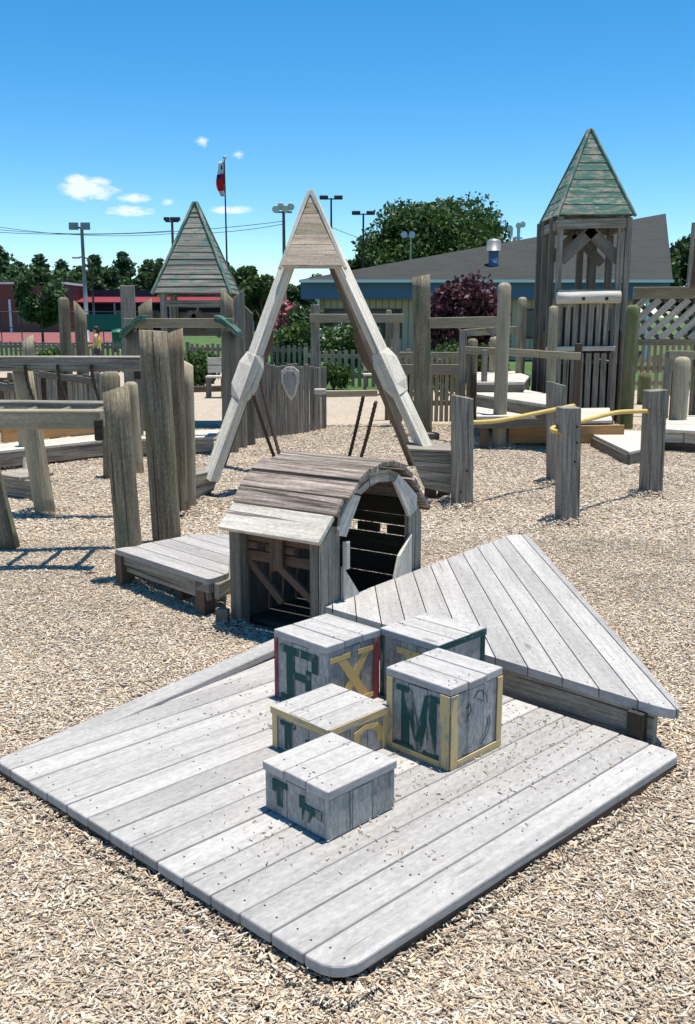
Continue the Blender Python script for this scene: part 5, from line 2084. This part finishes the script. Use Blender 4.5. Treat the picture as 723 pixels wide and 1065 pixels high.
shrub('bright green shrub behind the picket panel', (X(425, 20.3, .5), 20.3, 0), ZY(371, 20.3), .5, M['shrub'], 1800, .055, 43)

# ------------------------------------------------------------------ building with long grey roof
shm, nt, b, out = new_mat('grey_shingles')
tc = N(nt, 'ShaderNodeTexCoord').outputs['Object']
br = N(nt, 'ShaderNodeTexBrick')
br.inputs['Scale'].default_value = 1.0
br.inputs['Brick Width'].default_value = .5
br.inputs['Row Height'].default_value = .17
br.inputs['Mortar Size'].default_value = .012
br.inputs['Color1'].default_value = (.026, .028, .025, 1)
br.inputs['Color2'].default_value = (.042, .044, .039, 1)
br.inputs['Mortar'].default_value = (.04, .04, .04, 1)
nt.links.new(N(nt, 'ShaderNodeUVMap', uv_map='UVMap').outputs[0], br.inputs['Vector'])
n1 = noise_n(nt, tc, .5, 5, .6)
n2 = noise_n(nt, vmath(nt, 'MULTIPLY', tc, (1, 1, 1)), 3.5, 4, .7)
c = mixc(nt, ramp(nt, n1, .3, .7, 0, .5), br.outputs[0], (.052, .054, .048))
c = mixc(nt, ramp(nt, n2, .4, .75, 0, .5), c, (.03, .031, .028))
nt.links.new(c, b.inputs['Base Color'])
b.inputs['Roughness'].default_value = .9
M['blue'] = plain('blue_fascia', (.085, .155, .26), .6, 0, .1, .5)
tw, nt, b, out = new_mat('tan_siding')
tc = N(nt, 'ShaderNodeTexCoord').outputs['Object']
wv = N(nt, 'ShaderNodeTexWave')
wv.inputs['Scale'].default_value = 1.3
nt.links.new(tc, wv.inputs['Vector'])
c = mixc(nt, ramp(nt, wv.outputs['Fac'], .0, .12), (.22, .15, .10), (.52, .37, .265))
nt.links.new(c, b.inputs['Base Color'])
M['glass'] = plain('dark_window_glass', (.03, .04, .05), .15, 0, .1, 1, spec=.5)

BY = 36.0
t = thing('long_building', 'low tan building with blue fascia and long grey shingle roof', 'building', (X(500, BY, 0), BY, 0))
exl, exr = X(311, BY, 3), X(700, BY, 3)
ez = ZY(291, BY)
ridge = V((X(692, 47, 6), 47, ZY(222, 47)))
A_, B_ = V((exl, BY, ez)), V((exr, BY, ez))
rs = MB()


def roof_face(pts):
    pts = [V(p) for p in pts]
    ux = V((1, 0, 0))
    n = (pts[1] - pts[0]).cross(pts[2] - pts[0]).normalized()
    if n.z < 0:
        n = -n
    uy = n.cross(ux)
    rs.face(pts, [(p.dot(ux), p.dot(uy)) for p in pts])


rr = V((exr - .35, 58, ez))
lb_ = V((exl, 58, ez))
roof_face([A_, B_, ridge])
roof_face([lb_, A_, ridge])
roof_face([rr, lb_, ridge])
roof_face([B_, rr, ridge])
rs.build('roof', shm, t)
mb = MB()
wx0, wx1 = exl + .75, exr - .9
mb.box(((wx0 + wx1) / 2, BY + 11, 1.45), wx1 - wx0, 20.6, 2.9)
mb.build('wall', tw, t)
mb = MB()
zf0, zf1 = ZY(311, BY), ZY(293.5, BY)
mb.box(((exl + exr) / 2, BY + .2, (zf0 + zf1) / 2), exr - exl - .1, .12, zf1 - zf0)
mb.box((exl + .2, BY + 11, (zf0 + zf1) / 2), .12, 21.3, zf1 - zf0)
mb.box(((exl + exr) / 2, BY + .45, zf0 + .03), exr - exl - .4, .4, .04)
mb.split('fascia', M['blue'], t)
mb = MB()
mb.box(((exl + exr) / 2, BY - .09, ez - .05), exr - exl, .16, .10)
mb.build('gutter', M['white'], t)
for px in (330, 677):
    mb = MB()
    x_ = X(px, BY, 2)
    mb.box((x_, BY + .33, 1.2), .16, .16, 2.4)
    mb.split('column', M['white'], t)
for px in (355, 400, 560, 640):
    mb = MB()
    mb.box((X(px, BY + .68, 1.5), BY + .685, 1.35), 1.3, .06, 1.1)
    f_ = mb.build('window_frame', M['brown'], t)
    mb = MB()
    mb.box((X(px, BY + .65, 1.5), BY + .645, 1.35), 1.15, .02, .95)
    mb.build('pane', M['glass'], f_)


def zroof(x, y):
    n = (B_ - A_).cross(ridge - A_)
    return A_.z - (n.x * (x - A_.x) + n.y * (y - A_.y)) / n.z


# vent and pipes stand on the roof
vy = 38.0
vx = X(513.5, vy, 4)
mb = MB()
zv = ZY(267, vy)
mb.tube([(vx, vy, zroof(vx, vy) - .1), (vx, vy, ZY(258, vy))], .19, 14)
mb.build('vent_pipe', M['blue'], t)
mb = MB()
mb.tube([(vx, vy, ZY(261, vy)), (vx, vy, ZY(251, vy)), (vx, vy, ZY(249.5, vy)), (vx, vy, ZY(248.5, vy))], [.27, .27, .22, .1], 16)
mb.build('vent_cap', M['steel'], t)

# left: court, red canopy, brick building
mb = MB()
cm2 = plain('red_court_surface', (.27, .085, .075), .9, 0, .15, .3)
mb.face([(-52, 62, -.006), (-16, 62, -.006), (-16, 100, -.006), (-52, 100, -.006)], [(0, 0)] * 4)
structure(mb.build('court', cm2))
mb = MB()
mb.face([(-60, 52, -.012), (-13, 52, -.012), (-13, 108, -.012), (-60, 108, -.012)], [(0, 0)] * 4)
structure(mb.build('asphalt', plain('court_asphalt', (.10, .12, .11), .95, 0, .2, .4)))

rb_, nt, b, out = new_mat('red_brick')
br = N(nt, 'ShaderNodeTexBrick')
br.inputs['Scale'].default_value = 4
br.inputs['Color1'].default_value = (.17, .058, .042, 1)
br.inputs['Color2'].default_value = (.13, .045, .035, 1)
br.inputs['Mortar'].default_value = (.17, .13, .11, 1)
br.inputs['Mortar Size'].default_value = .01
tc = N(nt, 'ShaderNodeTexCoord').outputs['Object']
mp = N(nt, 'ShaderNodeMapping')
mp.inputs['Rotation'].default_value = (math.pi / 2, 0, 0)
nt.links.new(tc, mp.inputs[0])
nt.links.new(mp.outputs[0], br.inputs['Vector'])
nt.links.new(br.outputs[0], b.inputs['Base Color'])
QY = 104
t = thing('brick_building', 'plain red brick building at the left edge behind the small tree', 'building', (X(10, QY, 0), QY, 0))
mb = MB()
x0, x1 = X(-90, QY, 2), X(68, QY, 2)
mb.box(((x0 + x1) / 2, QY + 5, ZY(296, QY) / 2), x1 - x0, 10, ZY(296, QY))
mb.build('wall', rb_, t)
mb = MB()
mb.box(((x0 + x1) / 2, QY + 5, ZY(295, QY) + .05), x1 - x0 + .4, 10.4, .22)
mb.build('roof', M['white'], t)
mb = MB()
mb.box((X(11, QY, 2), QY - .06, 1.7), .25, .1, 3.4)
mb.build('downpipe', M['lampwhite'], t)
for px in (25, 50):
    mb = MB()
    mb.box((X(px, QY, 2), QY - .02, 1.6), 1.4, .08, 1.5)
    mb.build('window', M['glass'], t)
M['redroof'] = plain('red_canopy_metal', (.24, .036, .04), .5, 0, .08, .5)
M['navy'] = plain('navy_wall', (.03, .035, .06), .7, 0, .1, .5)
QY = 110
t = thing('canopy_building', 'long dark building with a bright red canopy roof beyond the court', 'building', (X(160, QY, 0), QY, 0))
x0, x1 = X(64, QY, 2), X(296, QY, 2)
mb = MB()
mb.box(((x0 + x1) / 2, QY + 6, ZY(301, QY) / 2), x1 - x0, 8, ZY(301, QY))
mb.build('wall', M['navy'], t)
mb = MB()
mb.prism([(x0, QY - 2, ZY(315.5, QY)), (x1, QY - 2, ZY(315.5, QY)), (x1, QY + 1.9, ZY(309.5, QY)), (x0, QY + 1.9, ZY(309.5, QY))], (0, 0, .12), (1, 0, 0))
mb.build('canopy', M['redroof'], t)
for k in range(9):
    mb = MB()
    xx = x0 + .3 + k * (x1 - x0 - .6) / 8
    mb.box((xx, QY - 1.7, ZY(316, QY) / 2 + .05), .18, .18, ZY(316, QY) + .1)
    mb.split('column', M['steel'], t)
for k in range(6):
    mb = MB()
    xx = x0 + 2 + k * (x1 - x0 - 4) / 5
    mb.box((xx, QY + 1.97, 1.5), 1.6, .08, 1.6)
    mb.build('window', M['glass'], t)
# pale vehicle-like box and bins near the court
t = thing('litter_bin', 'green litter bin by the court behind the flat board post', 'bin', (X(124, 46, 0), 46, 0))
M['bin'] = plain('green_bin', (.02, .16, .11), .5)
mb = MB()
bx_ = X(124, 46, .5)
mb.tube([(bx_, 46, 0), (bx_, 46, .9)], .33, 14)
mb.build('body', M['bin'], t)
mb = MB()
mb.tube([(bx_, 46, .9), (bx_, 46, .98), (bx_, 46, 1.05)], [.36, .33, .12], 14)
mb.build('lid', M['bin'], t)
# chain-link court fence: posts, rails and green windscreen
t = thing('court_fence', 'tall wire court fence with green screen cloth beyond the picket fence', 'fence', (X(60, 56, 0), 56, 0))
mb = MB()
fx0, fx1 = X(-20, 56, 1), X(150, 56, 1)
for k in range(9):
    xx = fx0 + k * (fx1 - fx0) / 8
    mb.tube([(xx, 56, 0), (xx, 56, 1.9)], .035, 6)
mb.split('post', M['darksteel'], t)
mb = MB()
for z_ in (.1, 1.0, 1.88):
    mb.tube([(fx0, 56, z_), (fx1, 56, z_)], .025, 6)
mb.split('rail', M['darksteel'], t)
mb = MB()
mb.box((X(115, 56, 1), 55.94, 1.3), 2.9, .02, .9)
mb.build('screen_cloth', M['bin'], t)

# ------------------------------------------------------------------ poles, lamps, flag, wires
def pole(name, label, px, Y, ty, r, mat, group='tall light poles round the court'):
    x_ = X(px, Y, ZY(ty, Y))
    t = thing(name, label, 'light pole', (x_, Y, 0), group)
    mb = MB()
    mb.tube([(x_, Y, 0), (x_, Y, ZY(ty, Y))], [r, r * .65], 8)
    mb.build('pole', M[mat], t)
    return t, V((x_, Y, ZY(ty, Y)))


t, tp = pole('light_pole', 'tall pale light pole with two floodlights at left', 85, 62, 236, .15, 'steel')
mb = MB()
mb.beam(tp + V((-.45, 0, -.05)), tp + V((.45, 0, -.05)), .1, .1)
mb.build('crossarm', M['darksteel'], t)
for s_ in (-.36, .36):
    mb = MB()
    mb.rings([[tp + V((s_ + a * .16, -.15, .05 + c * .12)) for a, c in ((-1, -1), (1, -1), (1, 1), (-1, 1))], [tp + V((s_ + a * .3, -.5, .0 + c * .22)) for a, c in ((-1, -1), (1, -1), (1, 1), (-1, 1))]])
    mb.build('lamp_head', M['steel'], t, fix=True)
t, tp = pole('street_lamp', 'curved street lamp with white head beside the tall pale pole', 95, 66, 274, .09, 'darksteel')
mb = MB()
mb.tube([tp, tp + V((-.15, 0, .3)), tp + V((-.6, 0, .42)), tp + V((-.9, 0, .4))], .05, 6)
mb.build('arm', M['darksteel'], t)
mb = MB()
mb.box(tp + V((-1.0, 0, .38)), .5, .25, .14)
mb.build('lamp_head', M['lampwhite'], t, bevel=.04)
t, tp = pole('light_pole', 'wooden light pole rising behind the grey roof tower', 179, 75, 229, .14, 'woodpole')
mb = MB()
mb.beam(tp + V((-.5, 0, -.1)), tp + V((.5, 0, -.1)), .1, .1)
mb.build('crossarm', M['darksteel'], t)
for s_ in (-.38, .1, .42):
    mb = MB()
    mb.box(tp + V((s_, -.1, .08)), .42, .4, .26)
    mb.build('lamp_head', M['darksteel'], t, bevel=.05)
t, tp = pole('light_pole', 'dark light pole with white floodlight cluster left of the frame top', 295, 66, 219, .15, 'woodpole')
mb = MB()
mb.beam(tp + V((-.55, 0, -.1)), tp + V((.55, 0, -.1)), .1, .1)
mb.build('crossarm', M['darksteel'], t)
for (sx, sz) in ((-.48, .1), (-.15, .28), (.18, .12), (.5, .26)):
    mb = MB()
    cc_ = tp + V((sx, -.12, sz))
    mb.tube([cc_, cc_ + V((0, -.18, 0)), cc_ + V((0, -.36, -.08))], [.1, .2, .25], 10)
    mb.build('lamp_head', M['lampwhite'], t)
for (px, ty, lab) in ((344.5, 206, 'slim dark light pole with twin flat heads right of the frame top'), (378, 222, 'slim dark light pole with twin flat heads left of the big tree')):
    t, tp = pole('light_pole', lab, px, 58, ty, .085, 'darksteel')
    mb = MB()
    mb.beam(tp + V((-.5, 0, -.05)), tp + V((.5, 0, -.05)), .06, .06)
    mb.build('crossarm', M['darksteel'], t)
    for s_ in (-.42, .42):
        mb = MB()
        mb.box(tp + V((s_, -.1, .02)), .5, .45, .2)
        mb.build('lamp_head', M['darksteel'], t, bevel=.04)
t, tp = pole('light_pole', 'short pale pole with two white floodlights before the big tree', 427.5, 60, 245, .07, 'lampwhite')
mb = MB()
mb.beam(tp + V((-.45, 0, -.08)), tp + V((.1, 0, -.05)), .05, .05)
mb.build('crossarm', M['lampwhite'], t)
for s_ in (-.42, .05):
    mb = MB()
    cc_ = tp + V((s_, 0, .04))
    mb.tube([cc_, cc_ + V((0, -.2, 0))], [.12, .2], 10)
    mb.build('lamp_head', M['lampwhite'], t)
# chimney stacks right of the big tree: white pipes
t, tp = pole('light_pole', 'white lamp cluster peeping over the ridge left of the green tower', 536, 64, 246, .1, 'lampwhite')
mb = MB()
mb.tube([tp + V((-.25, 0, -.3)), tp + V((-.25, 0, .5))], .09, 8)
mb.tube([tp + V((.2, 0, -.3)), tp + V((.2, 0, .65))], .11, 8)
mb.beam(tp + V((-.4, 0, -.1)), tp + V((.45, 0, -.1)), .08, .1)
mb.build('bracket', M['lampwhite'], t)
for s_ in (-.3, .25, .5):
    mb = MB()
    cc_ = tp + V((s_, 0, .62 + s_ * .3))
    mb.tube([cc_, cc_ + V((-.1, -.25, -.05))], [.12, .2], 10)
    mb.build('lamp_head', M['lampwhite'], t)

# flagpole
fy = 70
fx = X(236, fy, 6)
zt = ZY(166, fy)
t = thing('flagpole', 'tall slim flagpole with a limp red white and blue flag', 'flagpole', (fx, fy, 0))
mb = MB()
mb.tube([(fx, fy, 0), (fx - .02, fy, zt)], [.09, .04], 8)
mb.build('pole', M['darksteel'], t)
mb = MB()
mb.tube([(fx, fy, zt), (fx, fy, zt + .1), (fx, fy, zt + .22), (fx, fy, zt + .3)], [.05, .14, .14, .03], 10)
mb.build('finial', M['lampwhite'], t)
fm = [leaf_mat('flag_white', (.80, .79, .77), (.80, .79, .77), .45), leaf_mat('flag_red', (.75, .04, .06), (.75, .04, .06), .45), leaf_mat('flag_blue', (.04, .06, .32), (.04, .06, .32), .45)]
mb = MB()
rows_, cols_ = 18, 8
zt2, zb2 = ZY(168, fy), ZY(204, fy)
gv_ = {}
for r_ in range(rows_ + 1):
    for c_ in range(cols_ + 1):
        f, g = r_ / rows_, c_ / cols_
        wd = .30 + .26 * math.sin(math.pi * min(1, f * .9 + .08))
        xx = fx - .03 - wd * g + .05 * math.sin(f * 7)
        yy = fy + .12 * math.sin(g * 9 + f * 3) * (.3 + f)
        gv_[r_, c_] = len(mb.v)
        mb.v.append((xx, yy, zt2 + (zb2 - zt2) * f - .12 * g * math.sin(f * 3)))
for r_ in range(rows_):
    for c_ in range(cols_):
        f = r_ / rows_
        mi = 0 if f < .28 else (2 if f < .42 else (1 if f < .80 else 0))
        if .28 <= f < .42 and c_ < 3:
            mi = 1
        if f < .3 and c_ in (3, 4) and r_ in (2, 3):
            mi = 2
        mb.idx([gv_[r_, c_], gv_[r_, c_ + 1], gv_[r_ + 1, c_ + 1], gv_[r_ + 1, c_]], [(0, 0)] * 4, mi, True)
fo = mb.build('flag', fm, t)
sd = fo.modifiers.new('cloth', 'SOLIDIFY')
sd.thickness = .01

# power wires between the poles
WIRES = [((-30, 231), (179, 243), 14, 80, 'upper power wire crossing the left sky'), ((-30, 236), (179, 240), 10, 78, 'second power wire crossing the left sky'),
         ((-30, 240), (295, 230), 16, 72, 'lowest long power wire sagging across the left sky'), ((179, 243), (295, 233), 6, 74, 'short power wire between the wooden poles'),
         ((344, 236), (392, 253), 2, 76, 'short wire right of the frame top')]
for (a, c, sag, Y, lab) in WIRES:
    mb = MB()
    pts = []
    for k in range(21):
        f = k / 20
        pts.append(P(a[0] + (c[0] - a[0]) * f, a[1] + (c[1] - a[1]) * f + sag * 4 * f * (1 - f) * .5, Y))
    mb.tube(pts, .022, 5)
    tag(mb.build('power_wire', M['wire'], None, origin=tuple(pts[10])), lab, 'wire', 'overhead power wires')


# ------------------------------------------------------------------ person
def skin_body(joints, edges, radii):
    me = bpy.data.meshes.new('person')
    me.from_pydata([tuple(j) for j in joints], edges, [])
    o = bpy.data.objects.new('person', me)
    COL.objects.link(o)
    md = o.modifiers.new('skin', 'SKIN')
    for i, r in enumerate(radii):
        me.skin_vertices[0].data[i].radius = (r, r) if not isinstance(r, tuple) else r
    me.skin_vertices[0].data[0].use_root = True
    o.modifiers.new('sub', 'SUBSURF').levels = 2
    o.modifiers['sub'].render_levels = 2
    return o


gx, gy = X(103, 28, 0), 28.0
Hp = 1.30
# facing left (-x), arms bent forward
J = [(0, 0, .52), (0, 0, .63), (-.01, 0, .75), (-.015, 0, .83), (-.02, 0, .875), (-.03, 0, .93), (-.035, 0, 1.0),
     (0, -.075, .48), (-.03, -.08, .27), (.01, -.08, .05), (-.10, -.08, .02),
     (0, .075, .48), (.03, .08, .27), (.06, .08, .05), (-.05, .08, .02),
     (0, -.14, .80), (.02, -.17, .64), (-.14, -.15, .60), (-.20, -.14, .61),
     (0, .14, .80), (.03, .17, .64), (-.11, .15, .57), (-.17, .14, .58)]
J = [(gx + x * Hp, gy + y * Hp, z * Hp * 1.0) for x, y, z in J]
Ed = [(0, 1), (1, 2), (2, 3), (3, 4), (4, 5), (5, 6), (0, 7), (7, 8), (8, 9), (9, 10), (0, 11), (11, 12), (12, 13), (13, 14), (3, 15), (15, 16), (16, 17), (17, 18), (3, 19), (19, 20), (20, 21), (21, 22)]
Rr = [.085, .08, .09, .075, .036, .062, .05, .065, .045, .03, .025, .065, .045, .03, .025, .04, .032, .026, .022, .04, .032, .026, .022]
po = skin_body([V(j) - V((gx, gy, 0)) for j in J], Ed, [r * Hp for r in Rr])
po.location = (gx, gy, 0)
po.data.materials.append(M['skin'])
tag(po, 'child in a yellow sleeveless top with dark hair facing left behind the beam', 'person')
ROOT[po.name] = Matrix.Translation(V((gx, gy, 0)))


def ell(c, rx, ry, rz, n=12, m=8, zmin=-1.0):
    rl = []
    for i in range(m + 1):
        ph = -math.pi / 2 + math.pi * i / m
        zz = max(math.sin(ph), zmin)
        r_ = math.sqrt(max(0.0004, 1 - zz * zz))
        rl.append([(c[0] + rx * r_ * math.cos(2 * math.pi * k / n), c[1] + ry * r_ * math.sin(2 * math.pi * k / n), c[2] + rz * zz) for k in range(n)])
    return rl


mb = MB()
mb.rings(ell((gx + .02 * Hp - .04, gy, .975 * Hp), .09, .088, .085, zmin=-.4), smooth=True)
mb.rings(ell((gx + .035, gy, .93 * Hp), .06, .075, .10), smooth=True)
mb.build('hair', M['hair'], po, fix=True)
mb = MB()
rl = []
for (z, rx, ry) in ((.50, .115, .135), (.60, .108, .125), (.70, .112, .135), (.78, .105, .15), (.835, .07, .10), (.85, .05, .06)):
    rl.append([(gx - .008 * Hp + rx * math.cos(2 * math.pi * k / 14), gy + ry * math.sin(2 * math.pi * k / 14), z * Hp) for k in range(14)])
mb.rings(rl, smooth=True, caps=False)
mb.build('shirt', M['shirt'], po, fix=True)
mb = MB()
for s_ in (-1, 1):
    rl = []
    for (z, r_, xo) in ((.30, .085, -.02 * -s_), (.40, .088, 0), (.50, .10, 0), (.545, .105, 0)):
        rl.append([(gx + xo * Hp + r_ * math.cos(2 * math.pi * k / 12), gy + s_ * .07 * Hp + r_ * .85 * math.sin(2 * math.pi * k / 12), z * Hp) for k in range(12)])
    mb.rings(rl, smooth=True, caps=False)
mb.build('shorts', M['shorts'], po, fix=True)

SC.render.engine = 'CYCLES'
